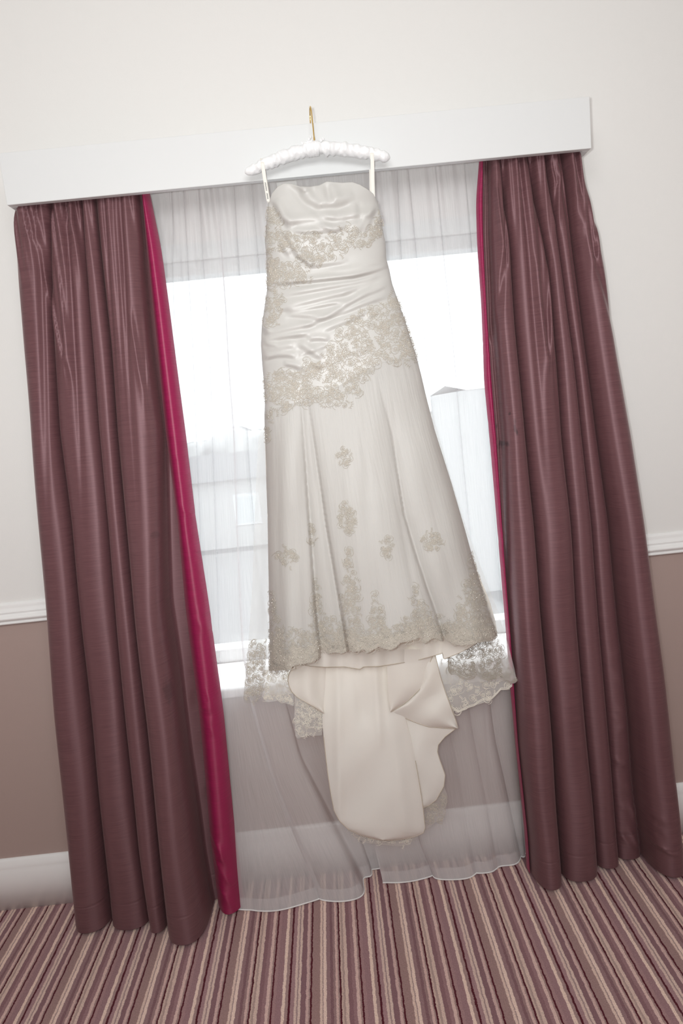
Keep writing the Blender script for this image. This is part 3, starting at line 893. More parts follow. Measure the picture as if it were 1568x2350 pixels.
def stroke_field(poly, A, w):
    p = np.array(poly, float)
    seg = np.hypot(*np.diff(p, axis=0).T); cum = np.concatenate([[0], np.cumsum(seg)]); L = cum[-1]
    n = max(6, int(L / 4)); tt = np.linspace(0, L, n)
    q = np.stack([np.interp(tt, cum, p[:, 0]), np.interp(tt, cum, p[:, 1])], 1)
    k = np.ones(5) / 5
    if n > 8:
        q2 = q.copy()
        for c in range(2): q2[2:-2, c] = np.convolve(q[:, c], k, 'valid')
        q = q2
    x0, x1 = q[:, 0].min() - 4 * w, q[:, 0].max() + 4 * w; y0, y1 = q[:, 1].min() - 4 * w, q[:, 1].max() + 4 * w
    i0, i1 = np.searchsorted(gy, [y0, y1]); j0, j1 = np.searchsorted(gx, [x0, x1])
    sx, sy = GX[i0:i1, j0:j1], GY[i0:i1, j0:j1]
    d2 = (sx[..., None] - q[:, 0]) ** 2 + (sy[..., None] - q[:, 1]) ** 2
    k = d2.argmin(-1)
    T = np.gradient(q, axis=0); T /= np.linalg.norm(T, axis=1)[:, None]
    ex, ey = sx - q[k, 0], sy - q[k, 1]
    sgn = -(T[k, 1] * ex - T[k, 0] * ey)          # distance below the stroke
    if T[:, 0].mean() < 0: sgn = -sgn
    dist = np.sqrt(d2.min(-1))
    al = k / (n - 1)
    taper = np.clip(np.minimum(al, 1 - al) / .18, 0.0, 1) ** .7
    endfall = np.exp(-np.maximum(dist ** 2 - sgn ** 2, 0) / (w * .6) ** 2)
    s = sgn / w
    prof = np.exp(-((s + .75) / .85) ** 2) - .75 * np.exp(-((s - .45) / .5) ** 2)
    out = np.zeros_like(GX)
    out[i0:i1, j0:j1] = A * .001 * prof * taper * endfall
    return out


bod_d = np.zeros_like(GX)
for (pl, A, w) in STROKES:
    bod_d -= stroke_field(pl, A * 1.3, w * 1.35)
for _ in range(2):
    bod_d = smooth2(smooth2(bod_d, 2).T, 2).T
for k in range(8):
    bod_d += 0.0006 * np.sin(GX * RNG.uniform(.02, .06) + GY * RNG.uniform(.05, .12) * RNG.choice([-1, 1]) + RNG.uniform(0, 6))
yw_ = lambda x: ip(x, [590, 610, 690, 770, 830, 880, 955, 1000], [943, 938, 915, 885, 850, 826, 815, 812])        # drop waist seam
is_bod = np.clip((yw_(GX) + 6 - GY) / 12, 0, 1)
FIELD = body + skirt_d + bod_d * is_bod


def fsample(px, py, F=None):
    F = FIELD if F is None else F
    u = np.clip((np.asarray(px, float) - DX0) / DST, 0, len(gx) - 1.001); v = np.clip((np.asarray(py, float) - DY0) / DST, 0, len(gy) - 1.001)
    i = v.astype(int); j = u.astype(int); fu = u - j; fv = v - i
    return (F[i, j] * (1 - fu) + F[i, j + 1] * fu) * (1 - fv) + (F[i + 1, j] * (1 - fu) + F[i + 1, j + 1] * fu) * fv


def front(px, py, lift=0.0):
    return at(px, py, fsample(px, py) - lift)


dress = empty('wedding_dress', at(800, 1460, -0.25), 'strapless ivory satin wedding dress with beaded lace and long train', 'dress')

# bodice front (with a turned-back top edge) and back
BT = np.array(Z1([(350, 870), (370, 800), (420, 740), (470, 715), (530, 720), (600, 740), (680, 742), (760, 730), (820, 700), (880, 705), (950, 710), (1030, 705), (1090, 725), (1150, 760), (1200, 800), (1235, 870)]))
nc, nr = 170, 330
u = np.linspace(0, 1, nc)
uu = 0.5 - 0.5 * np.cos(np.pi * u); uu = 0.5 * u + 0.5 * uu
PXg = np.zeros((nr, nc)); PYg = np.zeros((nr, nc))
topx = xl_(470) + (xr_(470) - xl_(470)) * uu
topy = np.interp(topx, BT[:, 0], BT[:, 1])
for k in range(6):
    boty = yw_(topx if k == 0 else botx)
    botx = xl_(boty) + (xr_(boty) - xl_(boty)) * uu
for r in range(nr):
    v = r / (nr - 1)
    y = topy + (boty + 5 - topy) * v
    PYg[r] = y
    PXg[r] = xl_(y) + (xr_(y) - xl_(y)) * uu
# top corners are rounded: pull the first rows onto the edge curve
kk = np.clip(1 - np.linspace(0, 1, nr) / 0.10, 0, 1)[:, None]
PXg = PXg * (1 - kk) + kk * np.broadcast_to(topx, PXg.shape)
Vb = front(PXg, PYg)
rim = Vb[0].copy(); rim[:, 1] += 0.006; rim[:, 2] -= 0.002
rim2 = rim.copy(); rim2[:, 1] += 0.004; rim2[:, 2] -= 0.03
Vb = np.concatenate([rim2[None], rim[None], Vb], 0)
uvb = np.stack([np.broadcast_to(uu * .4, Vb.shape[:2]), Vb[:, :, 2]], -1)
grid('bodice', Vb, M['satin'], dress, uv=uvb)
sb = (PXg - xl_(PYg)) / np.maximum(xr_(PYg) - xl_(PYg), 1) * 2 - 1
Yk = ip(PYg, [400, 650, 900, 1560], [-.222, -.224, -.220, -.215]) + .028 * np.clip(1 - sb ** 2, 0, 1) ** .5
Vk = at(PXg[24::6], PYg[24::6], Yk[24::6])
grid('bodice_back', Vk, M['satin'], dress, uv=np.stack([np.broadcast_to(uu * .4, Vk.shape[:2]), Vk[:, :, 2]], -1))

# skirt
HEM = np.array([(600, 1545), (605, 1541), (622, 1537), (634, 1538.5), (644, 1536.5), (656, 1537), (666, 1533), (675, 1526), (683, 1523.5), (700, 1522), (713, 1519), (724, 1515), (731, 1509), (735, 1490), (741, 1484),
                (752, 1499), (770, 1496), (784, 1499), (792, 1496), (800, 1490), (812, 1495), (822, 1493), (834, 1488), (844, 1496), (856, 1490), (870, 1482), (884, 1488), (897, 1490), (910, 1483), (918, 1474), (930, 1472),
                (946, 1468), (956, 1462), (964, 1462), (973, 1477), (980, 1470), (992, 1462), (1004, 1464), (1012, 1470), (1020, 1464), (1040, 1478), (1060, 1480), (1080, 1478), (1098, 1474), (1112, 1471), (1128, 1470), (1141, 1458), (1150, 1458)], float)
nc, nr = 300, 210
u = np.linspace(0, 1, nc)
xh = xl_(1500) + (xr_(1458) - xl_(1500)) * u
hy = np.interp(xh, HEM[:, 0], HEM[:, 1]) + 1.6 * np.abs(np.sin(xh * .42))
xt0 = xl_(940) + (xr_(816) - xl_(940)) * u
ty = yw_(xt0)
PXs = np.zeros((nr, nc)); PYs = np.zeros((nr, nc))
# inner creases keep their own columns so that the edges of the flutes stay crisp
for r in range(nr):
    v = r / (nr - 1)
    y = ty - 4 + (hy - ty + 4) * v
    PYs[r] = y
    PXs[r] = xl_(y) + (xr_(y) - xl_(y)) * u
# bottom row follows the hem outline exactly
kk = np.clip((np.linspace(0, 1, nr) - .80) / .20, 0, 1)[:, None] ** 1.5
PXs = PXs * (1 - kk) + kk * xh[None]
PYs = np.where(kk > 0, PYs, PYs)
Vs = front(PXs, PYs, -0.0008)
uvs = np.stack([np.broadcast_to(u * .6, Vs.shape[:2]), Vs[:, :, 2]], -1)
grid('skirt', Vs, M['organza'], dress, uv=uvs)
skb = (PXs - xl_(PYs)) / np.maximum(xr_(PYs) - xl_(PYs), 1) * 2 - 1
Yk = -.222 + .035 * np.clip(1 - skb ** 2, 0, 1) ** .5
vb = at(PXs[::6, ::5], PYs[::6, ::5] - 30 * np.linspace(0, 1, nr)[::6, None], Yk[::6, ::5])
grid('skirt_back', vb, M['lining'], dress, uv=np.stack([np.broadcast_to(u[::5] * .6, vb.shape[:2]), vb[:, :, 2]], -1))


# ---- sheets given by their left and right outlines in pixels (y -> x)
def sheet(name, L, R, Yf, mat, nr=60, nc=40, strokes=(), parent=dress, label=None, edge=None, wob=0.0, seed=0):
    L = np.array(L, float); R = np.array(R, float)
    y0 = max(L[0, 1], R[0, 1]); y1 = min(L[-1, 1], R[-1, 1])
    v = np.linspace(0, 1, nr)
    # parametrise both edges by their own length share so that curved bottoms stay smooth
    def samp(p):
        return np.stack([np.interp(v, np.linspace(0, 1, len(p)) if False else cumn(p), p[:, 0]), np.interp(v, cumn(p), p[:, 1])], 1)
    def cumn(p):
        c = np.concatenate([[0], np.cumsum(np.hypot(*np.diff(p, axis=0).T))]); return c / c[-1]
    a, b = samp(L), samp(R)
    t = np.linspace(0, 1, nc)[None, :, None]
    XY = a[:, None] * (1 - t) + b[:, None] * t
    Y = Yf(XY[..., 0], XY[..., 1], t[..., 0] + 0 * XY[..., 0])
    for (pts, wd, am_) in strokes:
        p = np.array(pts, float)
        cx = np.interp(XY[..., 1], p[:, 1], p[:, 0])
        inside = np.clip((XY[..., 1] - p[0, 1]) / 40 + .3, 0, 1) * np.clip((p[-1, 1] - XY[..., 1]) / 40 + .6, 0, 1)
        Y = Y - am_ * inside * np.exp(-((XY[..., 0] - cx) / wd) ** 2)
    if wob:
        rg = np.random.default_rng(seed)
        for k in range(6):
            Y = Y + wob * np.sin(XY[..., 0] * rg.uniform(.01, .08) + XY[..., 1] * rg.uniform(.01, .05) * rg.choice([-1, 1]) + rg.uniform(0, 6))
    V = at(XY[..., 0], XY[..., 1], Y)
    uv = np.stack([V[..., 0], V[..., 2]], -1)
    o = grid(name, V, mat, parent, uv=uv)
    if label: tag(o, label)
    if edge:
        for (which, r0, r1) in edge:
            if which == 'b': P = V[-1]
            elif which == 'l': P = V[int(r0 * (nr - 1)):int(r1 * (nr - 1)) + 1, 0]
            else: P = V[int(r0 * (nr - 1)):int(r1 * (nr - 1)) + 1, -1]
            grid('piping', tube_mesh(P, 0.0013, 6), M['piping'], o if o.parent is None else dress, closed=True)
    return o, (XY, Y)


flat = lambda y0: (lambda x, y, t: np.full_like(x, y0))
# satin underskirt hem below the lace edge, and the flap at its right
UH = [(683, 1523), (713, 1529), (752, 1531), (791, 1530), (826, 1536), (835, 1530), (870, 1529), (909, 1523), (952, 1517), (991, 1506), (1013, 1500), (1020, 1496)]
uhx = np.array(UH)


def hemsheet(name, x0, x1, top, hemline, Yf, mat, nc=80, nr=24, pipe=True, slant=0.0):
    xs = np.linspace(x0, x1, nc)
    h = np.interp(xs, np.array(hemline)[:, 0], np.array(hemline)[:, 1])
    tp = np.interp(xs, [x0, x1], top)
    v = np.linspace(0, 1, nr)[:, None]
    PX = np.broadcast_to(xs, (nr, nc)) + slant * (1 - v) * 0
    PY = tp + (h - tp) * v
    V = at(PX, PY, Yf(PX, PY))
    o = grid(name, V, mat, dress, uv=np.stack([V[..., 0], V[..., 2]], -1))
    if pipe: grid('piping', tube_mesh(V[-1], 0.0012, 6), M['piping'], dress, closed=True)
    return V


hemsheet('underskirt', 640, 1018, (1400, 1380), UH, lambda x, y: -.242 - .022 * np.sin((x - 640) / 378 * np.pi) - .010 * np.sin(x * .045) - .006 * np.sin(x * .11 + 1), M['lining'], 110)
hemsheet('underskirt_flap', 1016, 1112, (1420, 1420), [(1016, 1500), (1019, 1513), (1060, 1496), (1112, 1467)], lambda x, y: -.262 + .0 * x - .008 * np.sin((x - 1016) / 30), M['lining'], 40)

# train
sheet('train_panel', [(735, 1440), (742, 1525), (742, 1600), (740, 1660), (746, 1720), (752, 1770), (759, 1820), (767, 1860), (780, 1885), (800, 1903), (830, 1917), (860, 1925), (878, 1928)],
      [(905, 1440), (915, 1525), (928, 1640), (945, 1700), (958, 1770), (968, 1830), (973, 1870), (976, 1900), (972, 1911), (955, 1919), (930, 1925), (905, 1928), (880, 1928)],
      lambda x, y, t: -.205 - .050 * np.clip((y - 1500) / 400, 0, 1) - .018 * np.sin(np.pi * t) ** .7, M['lining'], 110, 60,
      strokes=[([(775, 1500), (780, 1900)], 12, .008), ([(815, 1500), (835, 1650)], 14, -.006), ([(860, 1500), (872, 1700)], 10, .007), ([(900, 1650), (930, 1900)], 16, .005)], wob=.0016, seed=2,
      edge=[('l', .45, 1), ('r', .55, 1)])
sheet('train_panel', [(890, 1560), (905, 1640), (920, 1700), (935, 1770), (950, 1830), (960, 1854)],
      [(1008, 1560), (1030, 1625), (1049, 1670), (1022, 1690), (1006, 1709), (1004, 1725), (1010, 1745), (1022, 1778), (1019, 1804), (1001, 1836), (985, 1848), (970, 1855)],
      lambda x, y, t: -.200 - .034 * np.clip((y - 1500) / 400, 0, 1) - .010 * np.sin(np.pi * t), M['lining'], 90, 36, wob=.0012, seed=4, edge=[('r', .2, 1)])
sheet('train_fold', [(720, 1490), (685, 1520), (670, 1533), (663, 1548), (661, 1562), (664, 1576), (670, 1588), (680, 1598), (692, 1606), (708, 1615), (722, 1623), (736, 1632), (744, 1637)],
      [(750, 1490), (748, 1532), (746, 1580), (745, 1637)], lambda x, y, t: -.236 + .016 * t - .012 * np.sin(np.pi * t) - .006 * np.sin(x * .1), M['lining'], 70, 26, edge=[('l', .1, 1)])
sheet('train_fold', [(885, 1490), (889, 1530), (890, 1570), (892, 1605), (896, 1634)],
      [(1000, 1490), (986, 1522), (981, 1545), (974, 1567), (965, 1580), (952, 1593), (938, 1607), (922, 1619), (908, 1628), (897, 1634)],
      lambda x, y, t: -.248 + .012 * t - .010 * np.sin(np.pi * t), M['lining'], 70, 30, edge=[('r', .1, 1)], wob=.001, seed=6)
sheet('train_fold', [(960, 1490), (966, 1570), (950, 1595), (920, 1620), (896, 1634), (896, 1635), (930, 1648), (960, 1660), (985, 1668), (1020, 1671), (1050, 1672)],
      [(996, 1490), (1003, 1520), (1012, 1555), (1023, 1590), (1036, 1625), (1046, 1652), (1051, 1671)],
      lambda x, y, t: -.226 - .014 * np.sin(np.pi * t) - .004 * np.sin((x + y) * .06), M['lining'], 90, 30, edge=[('l', .42, 1), ('r', 0, 1)])

# clear organza overskirt spreading behind the skirt
sheet('overskirt', [(606, 950), (593, 1013), (588, 1100), (585, 1179), (582, 1260), (580, 1332), (575, 1410), (570, 1472), (564, 1549), (559, 1600)],
      [(967, 861), (1007, 1000), (1036, 1100), (1066, 1198), (1105, 1305), (1142, 1400), (1164, 1470), (1180, 1530), (1186, 1560)],
      lambda x, y, t: -.205 + .02 * np.sin(np.pi * t) - .008 * np.sin(t * 60) * np.clip((y - 950) / 500, 0, 1), M['organza_clear'], 70, 160)


# ---- lace: cords laid on the cloth, motifs drawn in the plane of the photograph
class Lace:
    def __init__(self, surf):
        self.surf = surf; self.V = []; self.F = []; self.n = 0; self.B = []

    def ribbon(self, pts, w):
        p = np.asarray(pts, float)
        T = np.gradient(p, axis=0); L = np.hypot(T[:, 0], T[:, 1]) + 1e-9
        nn = np.stack([-T[:, 1] / L, T[:, 0] / L], 1)
        q = np.stack([p - nn * w / 2, p + nn * w / 2], 1)
        # a raised middle makes the cord catch the light
        mid = p
        a = self.surf(q[:, 0, 0], q[:, 0, 1], 0.0008); b = self.surf(q[:, 1, 0], q[:, 1, 1], 0.0008); c = self.surf(mid[:, 0], mid[:, 1], 0.0017)
        n = len(p)
        self.V.append(np.stack([a, c, b], 1).reshape(-1, 3))
        self.F.append(grid_faces(n, 3) + self.n)
        self.n += n * 3

    def bead(self, x, y, r):
        self.B.append((self.surf(np.array([x]), np.array([y]), 0.0022)[0], r))

    def motif(self, cx, cy, r, rot, w=1.5, rg=random):
        w = w * .72
        k = rg.choice((5, 5, 6, 7))
        th = np.linspace(0, 2 * np.pi, 9)
        for i in range(k):
            a = rot + i * 2 * math.pi / k
            lx = r * (.56 - .42 * np.cos(th)); ly = r * .27 * np.sin(th)
            self.ribbon(np.stack([cx + lx * math.cos(a) - ly * math.sin(a), cy + lx * math.sin(a) + ly * math.cos(a)], 1), w)
        for i in range(3):                                   # curling tendrils
            a = rot + rg.uniform(0, 6.28); t = np.linspace(0, 1, 8); turn = rg.uniform(2.0, 4.2) * rg.choice((-1, 1))
            rr = r * (1.0 + 1.0 * t)
            ang = a + turn * t * t * .6
            self.ribbon(np.stack([cx + rr * np.cos(ang), cy + rr * np.sin(ang)], 1), w * .9)
        if rg.random() < .75:
            self.bead(cx, cy, rg.uniform(.0011, .0018))
        for i in range(2):
            if rg.random() < .6:
                a = rg.uniform(0, 6.28)
                self.bead(cx + r * 1.1 * math.cos(a), cy + r * 1.1 * math.sin(a), rg.uniform(.0008, .0012))

    def leafspray(self, cx, cy, r, rot, w=1.3, rg=random):
        w = w * .75
        t = np.linspace(0, 1, 8)
        bend = rg.uniform(-.9, .9)
        X = cx + r * 2 * t * np.cos(rot + bend * t); Y = cy + r * 2 * t * np.sin(rot + bend * t)
        self.ribbon(np.stack([X, Y], 1), w)
        for i in range(1, 8, 2):
            for sgn in (-1, 1):
                a = rot + bend * t[i] + sgn * .9; s = np.linspace(0, 1, 5)
                self.ribbon(np.stack([X[i] + r * .55 * s * np.cos(a + sgn * .5 * s), Y[i] + r * .55 * s * np.sin(a + sgn * .5 * s)], 1), w * .9)

    def build(self, name, mat, parent, label=None):
        if not self.V: return None
        o = mk(name, np.concatenate(self.V), np.concatenate(self.F), mat, parent, False)
        tag(o, label, kind='stuff')
        if self.B:
            g = (1 + 5 ** .5) / 2
            oc = np.array([(-1, g, 0), (1, g, 0), (-1, -g, 0), (1, -g, 0), (0, -1, g), (0, 1, g), (0, -1, -g), (0, 1, -g), (g, 0, -1), (g, 0, 1), (-g, 0, -1), (-g, 0, 1)], float) / 1.9
            of = np.array([(0, 11, 5), (0, 5, 1), (0, 1, 7), (0, 7, 10), (0, 10, 11), (1, 5, 9), (5, 11, 4), (11, 10, 2), (10, 7, 6), (7, 1, 8), (3, 9, 4), (3, 4, 2), (3, 2, 6), (3, 6, 8), (3, 8, 9), (4, 9, 5), (2, 4, 11), (6, 2, 10), (8, 6, 7), (9, 8, 1)])
            VV = []; FF = []
            for k, (c, r) in enumerate(self.B):
                VV.append(oc * r + c); FF.append(of + 12 * k)
            b = mk('beads', np.concatenate(VV), np.concatenate(FF), M['bead'], parent, True)
            tag(b, 'small glass beads sewn on the lace', kind='stuff')
        return o


def in_poly(x, y, P):
    P = np.asarray(P, float); n = len(P); c = False; j = n - 1
    for i in range(n):
        if ((P[i, 1] > y) != (P[j, 1] > y)) and (x < (P[j, 0] - P[i, 0]) * (y - P[i, 1]) / (P[j, 1] - P[i, 1]) + P[i, 0]): c = not c
        j = i
    return c


def fill(lace, P, spacing, rad, w=1.5, seed=0, leaf=0.45, keep=None, inset=0):
    rg = random.Random(seed)
    P = np.array(P, float)
    x0, y0 = P.min(0); x1, y1 = P.max(0)
    pts = []
    tries = int((x1 - x0) * (y1 - y0) / spacing ** 2 * 9)
    for _ in range(tries):
        x, y = rg.uniform(x0, x1), rg.uniform(y0, y1)
        if not in_poly(x, y, P): continue
        if inset and not all(in_poly(x + a * inset, y + b * inset, P) for a, b in ((1, 0), (-1, 0), (0, 1), (0, -1))): continue
        if keep and rg.random() > keep(x, y): continue
        if any((x - a) ** 2 + (y - b) ** 2 < spacing ** 2 for a, b in pts): continue
        pts.append((x, y))
        if rg.random() < leaf: lace.leafspray(x, y, rad * rg.uniform(.7, 1.1), rg.uniform(0, 6.28), w * .9, rg)
        else: lace.motif(x, y, rad * rg.uniform(.6, 1.05), rg.uniform(0, 6.28), w, rg)
    return pts


ff = lambda x, y, l: front(np.clip(x, xl_(y) - 3, xr_(y) + 4), y, l)
LB = Lace(ff)
fill(LB, [(613, 470), (630, 480), (650, 520), (660, 560), (648, 600), (636, 645), (612, 650)], 9.5, 7.5, 1.5, 1)
fill(LB, [(655, 531), (690, 540), (735, 535), (775, 540), (792, 518), (812, 512), (818, 545), (800, 570), (770, 590), (745, 605), (722, 612), (700, 598), (672, 580), (655, 560)], 9.5, 7.5, 1.5, 2)
fill(LB, [(868, 487), (878, 505), (880, 540), (846, 566), (815, 574), (822, 556), (848, 530)], 10, 7, 1.5, 3)
fill(LB, [(612, 590), (640, 600), (690, 612), (716, 618), (712, 640), (680, 648), (640, 656), (613, 652)], 9.5, 7.5, 1.5, 4)
fill(LB, [(612, 655), (630, 665), (645, 715), (632, 745), (603, 745), (606, 700)], 9, 7, 1.5, 5)
LB.build('bodice_lace', M['cord'], dress, 'beaded beige corded lace on the bodice')
LW = Lace(ff)
fill(LW, [(604, 868), (640, 852), (690, 855), (730, 835), (758, 790), (775, 765), (805, 728), (835, 708), (880, 705), (910, 690), (926, 705), (957, 815), (955, 830), (925, 832), (880, 826), (842, 842), (822, 880),
          (802, 905), (770, 917), (740, 932), (690, 926), (650, 946), (606, 946)], 9.5, 8, 1.5, 6, keep=lambda x, y: .9)
fill(LW, [(820, 880), (842, 842), (860, 850), (815, 915), (790, 935), (770, 930)], 13, 7, 1.3, 16)
fill(LW, [(605, 945), (620, 945), (613, 1010), (606, 1010)], 9, 6, 1.4, 17)
for (x, y, a, b) in [(715, 842, 20, 12), (905, 690, 12, 10), (640, 690, 10, 10)]:
    fill(LW, [(x - a, y - b), (x + a, y - b), (x + a, y + b), (x - a, y + b)], 9, 7, 1.4, int(x))
LW.build('waist_lace', M['cord'], dress, 'beaded corded lace across the dropped waist')
LS = Lace(ff)


def diamond(cx, cy, w, h, tilt=0.0):
    return [(cx - w * .1 + tilt, cy - h / 2), (cx + w * .35, cy - h * .2), (cx + w / 2, cy + h * .1), (cx + w * .15 - tilt, cy + h / 2), (cx - w * .25 - tilt, cy + h * .3), (cx - w / 2, cy)]


for k, (x, y, w, h) in enumerate([(790, 1047, 30, 42), (796, 1190, 42, 80), (658, 1279, 50, 48), (889, 1254, 30, 60), (991, 1241, 50, 48), (718, 1228, 18, 56)]):
    fill(LS, diamond(x, y, w, h), 6.5, 5.5, 1.3, 50 + k)
hemy = lambda x: np.interp(x, HEM[:, 0], HEM[:, 1])
cols = [([(800, 1262), (815, 1300), (824, 1400), (835, 1490), (778, 1492), (784, 1400), (792, 1320)], 8), ([(622, 1360), (632, 1400), (648, 1470), (668, 1530), (618, 1535), (618, 1450)], 7.5),
        ([(1084, 1262), (1094, 1290), (1115, 1375), (1138, 1462), (1030, 1470), (1052, 1400), (1068, 1350), (1076, 1300)], 8), ([(862, 1360), (872, 1390), (905, 1480), (842, 1484), (852, 1400)], 8),
        ([(952, 1345), (968, 1380), (1010, 1460), (925, 1470), (945, 1420)], 8), ([(724, 1325), (732, 1380), (742, 1485), (722, 1512), (718, 1400)], 7.5), ([(655, 1440), (720, 1455), (728, 1510), (660, 1530)], 10),
        ([(742, 1400), (770, 1420), (778, 1490), (742, 1490)], 9)]
for k, (P, sp) in enumerate(cols):
    fill(LS, P, sp, 7, 1.4, 70 + k)
# continuous border along the hem
rg = random.Random(99)
hx = np.array([(x, hemy(x)) for x in np.linspace(616, 1138, 400)])
for k in range(430):
    x = rg.uniform(618, 1136); d = abs(rg.gauss(0, 22)) + 4
    if rg.random() < .5: LS.motif(x, hemy(x) - d, rg.uniform(4, 7), rg.uniform(0, 6), 1.4, rg)
    else: LS.leafspray(x, hemy(x) - d - 2, rg.uniform(4, 7), rg.uniform(0, 6), 1.3, rg)
for off in (1.0, 3.4, 6.2):
    LS.ribbon(np.stack([hx[:, 0], hx[:, 1] - off], 1), 1.8)
# small scallop loops on the very edge
for x in np.arange(618, 1138, 5.5):
    t = np.linspace(0, np.pi, 6)
    LS.ribbon(np.stack([x + 2.8 * np.cos(t), hemy(x) - 1 + 2.6 * np.sin(t)], 1), 1.3)
LS.build('skirt_lace', M['cord'], dress, 'beaded beige corded lace motifs and border on the skirt')

# net grounds under the densest lace
hemnet = np.zeros((14, 180, 3)); xs = np.linspace(618, 1137, 180)
bandh = 40 + 16 * np.sin(xs * .05) + 10 * np.sin(xs * .13)
for r in range(14):
    y = hemy(xs) - bandh * (1 - r / 13.0)
    hemnet[r] = front(xs, y, 0.0004)
grid('lace_net', hemnet, M['net_hem'], dress, uv=np.stack([hemnet[..., 0], np.broadcast_to(np.linspace(0, 1, 14)[:, None], (14, 180))], -1))

# lace wings of the overskirt either side of the train
def wing(name, L, R, Yf, seed, spacing, rad, cordmat, netmat, w=1.5, edge_n=True):
    o, (XY, Y) = sheet(name, L, R, Yf, netmat, 30, 40)
    P = np.concatenate([np.array(L), np.array(R)[::-1]])
    surf = lambda x, y, l: at(x, y, Yf(np.asarray(x, float), np.asarray(y, float), np.full(np.shape(x), .5)) - .001 - l)
    lc = Lace(surf)
    fill(lc, P, spacing, rad * .8, w, seed, inset=5)
    return lc, o


c0 = lambda y0, a=0.0: (lambda x, y, t: y0 - a * np.sin(x * .09))
lw, o = wing('lace_wing', [(1028, 1500), (1028, 1520), (1030, 1541), (1036, 1549), (1046, 1547), (1058, 1556), (1069, 1561), (1085, 1558), (1094, 1552), (1106, 1558), (1121, 1561), (1135, 1558), (1147, 1552), (1160, 1562), (1172, 1569), (1178, 1569)],
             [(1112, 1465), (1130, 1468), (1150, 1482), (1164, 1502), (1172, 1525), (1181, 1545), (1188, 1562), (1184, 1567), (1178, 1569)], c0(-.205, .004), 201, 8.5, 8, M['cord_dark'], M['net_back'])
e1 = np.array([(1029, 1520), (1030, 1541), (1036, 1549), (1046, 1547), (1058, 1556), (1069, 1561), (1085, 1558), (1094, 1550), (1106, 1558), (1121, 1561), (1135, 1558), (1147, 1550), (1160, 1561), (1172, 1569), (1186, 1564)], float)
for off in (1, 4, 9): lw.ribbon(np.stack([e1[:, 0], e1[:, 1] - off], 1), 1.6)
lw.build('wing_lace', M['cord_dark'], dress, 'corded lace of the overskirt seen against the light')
lw, o = wing('lace_wing', [(1008, 1520), (1011, 1541), (1016, 1580), (1021, 1610), (1030, 1622), (1040, 1628), (1052, 1637), (1066, 1630), (1078, 1624), (1088, 1621)],
             [(1178, 1540), (1176, 1575), (1165, 1584), (1150, 1583), (1142, 1592), (1130, 1604), (1121, 1611), (1112, 1606), (1100, 1612), (1088, 1621)], c0(-.185, .004), 202, 12, 8, M['cord_light'], M['net_back'])
e2 = np.array([(1021, 1608), (1030, 1620), (1040, 1627), (1052, 1636), (1066, 1629), (1078, 1623), (1088, 1621), (1100, 1612), (1112, 1606), (1121, 1610), (1130, 1604), (1142, 1592), (1150, 1583), (1165, 1583), (1176, 1575)], float)
for off in (1, 4): lw.ribbon(np.stack([e2[:, 0], e2[:, 1] - off], 1), 1.8)
lw.build('wing_lace', M['cord_light'], dress)
lw, o = wing('lace_wing', [(572, 1468), (566, 1520), (562, 1560), (559, 1597), (560, 1610), (566, 1614)], [(612, 1466), (612, 1500), (608, 1541), (606, 1570), (602, 1598), (592, 1611), (568, 1614)], c0(-.225, .006), 203, 7.5, 7, M['cord'], M['net'])
lw.build('wing_lace', M['cord'], dress)
lw, o = wing('lace_wing', [(602, 1530), (602, 1560), (601, 1600), (612, 1612), (626, 1610), (640, 1608), (655, 1614), (672, 1620), (674, 1620)], [(690, 1520), (678, 1550), (674, 1590), (675, 1618)], c0(-.195, .004), 204, 10, 8, M['cord_light'], M['net_back'])
lw.build('wing_lace', M['cord_light'], dress)
# lace edging of the train peeping out below the lining
lw, o = wing('train_lace', [(676, 1596), (676, 1650), (678, 1690), (684, 1696), (692, 1692), (700, 1688), (716, 1689), (734, 1688), (738, 1687)], [(742, 1630), (742, 1660), (739, 1687)], c0(-.212, .003), 205, 9, 8, M['cord_light'], M['net_back'])
lw.build('wing_lace', M['cord_light'], dress)
lw, o = wing('train_lace', [(966, 1845), (972, 1870), (976, 1906), (980, 1903)], [(1018, 1800), (1026, 1822), (1027, 1840), (1023, 1858), (1022, 1876), (1012, 1887), (1004, 1882), (996, 1890), (982, 1902)], c0(-.220, .003), 206, 9, 7, M['cord'], M['net_back'])
lw.build('wing_lace', M['cord'], dress)
lw, o = wing('train_lace', [(795, 1890), (800, 1908), (815, 1924), (830, 1930), (845, 1936), (860, 1934), (872, 1938)], [(965, 1890), (962, 1915), (950, 1930), (938, 1934), (926, 1944), (912, 1942), (895, 1936), (874, 1938)], c0(-.232, .003), 207, 9, 7, M['cord_light'], M['net_back'])
lw.build('wing_lace', M['cord_light'], dress)

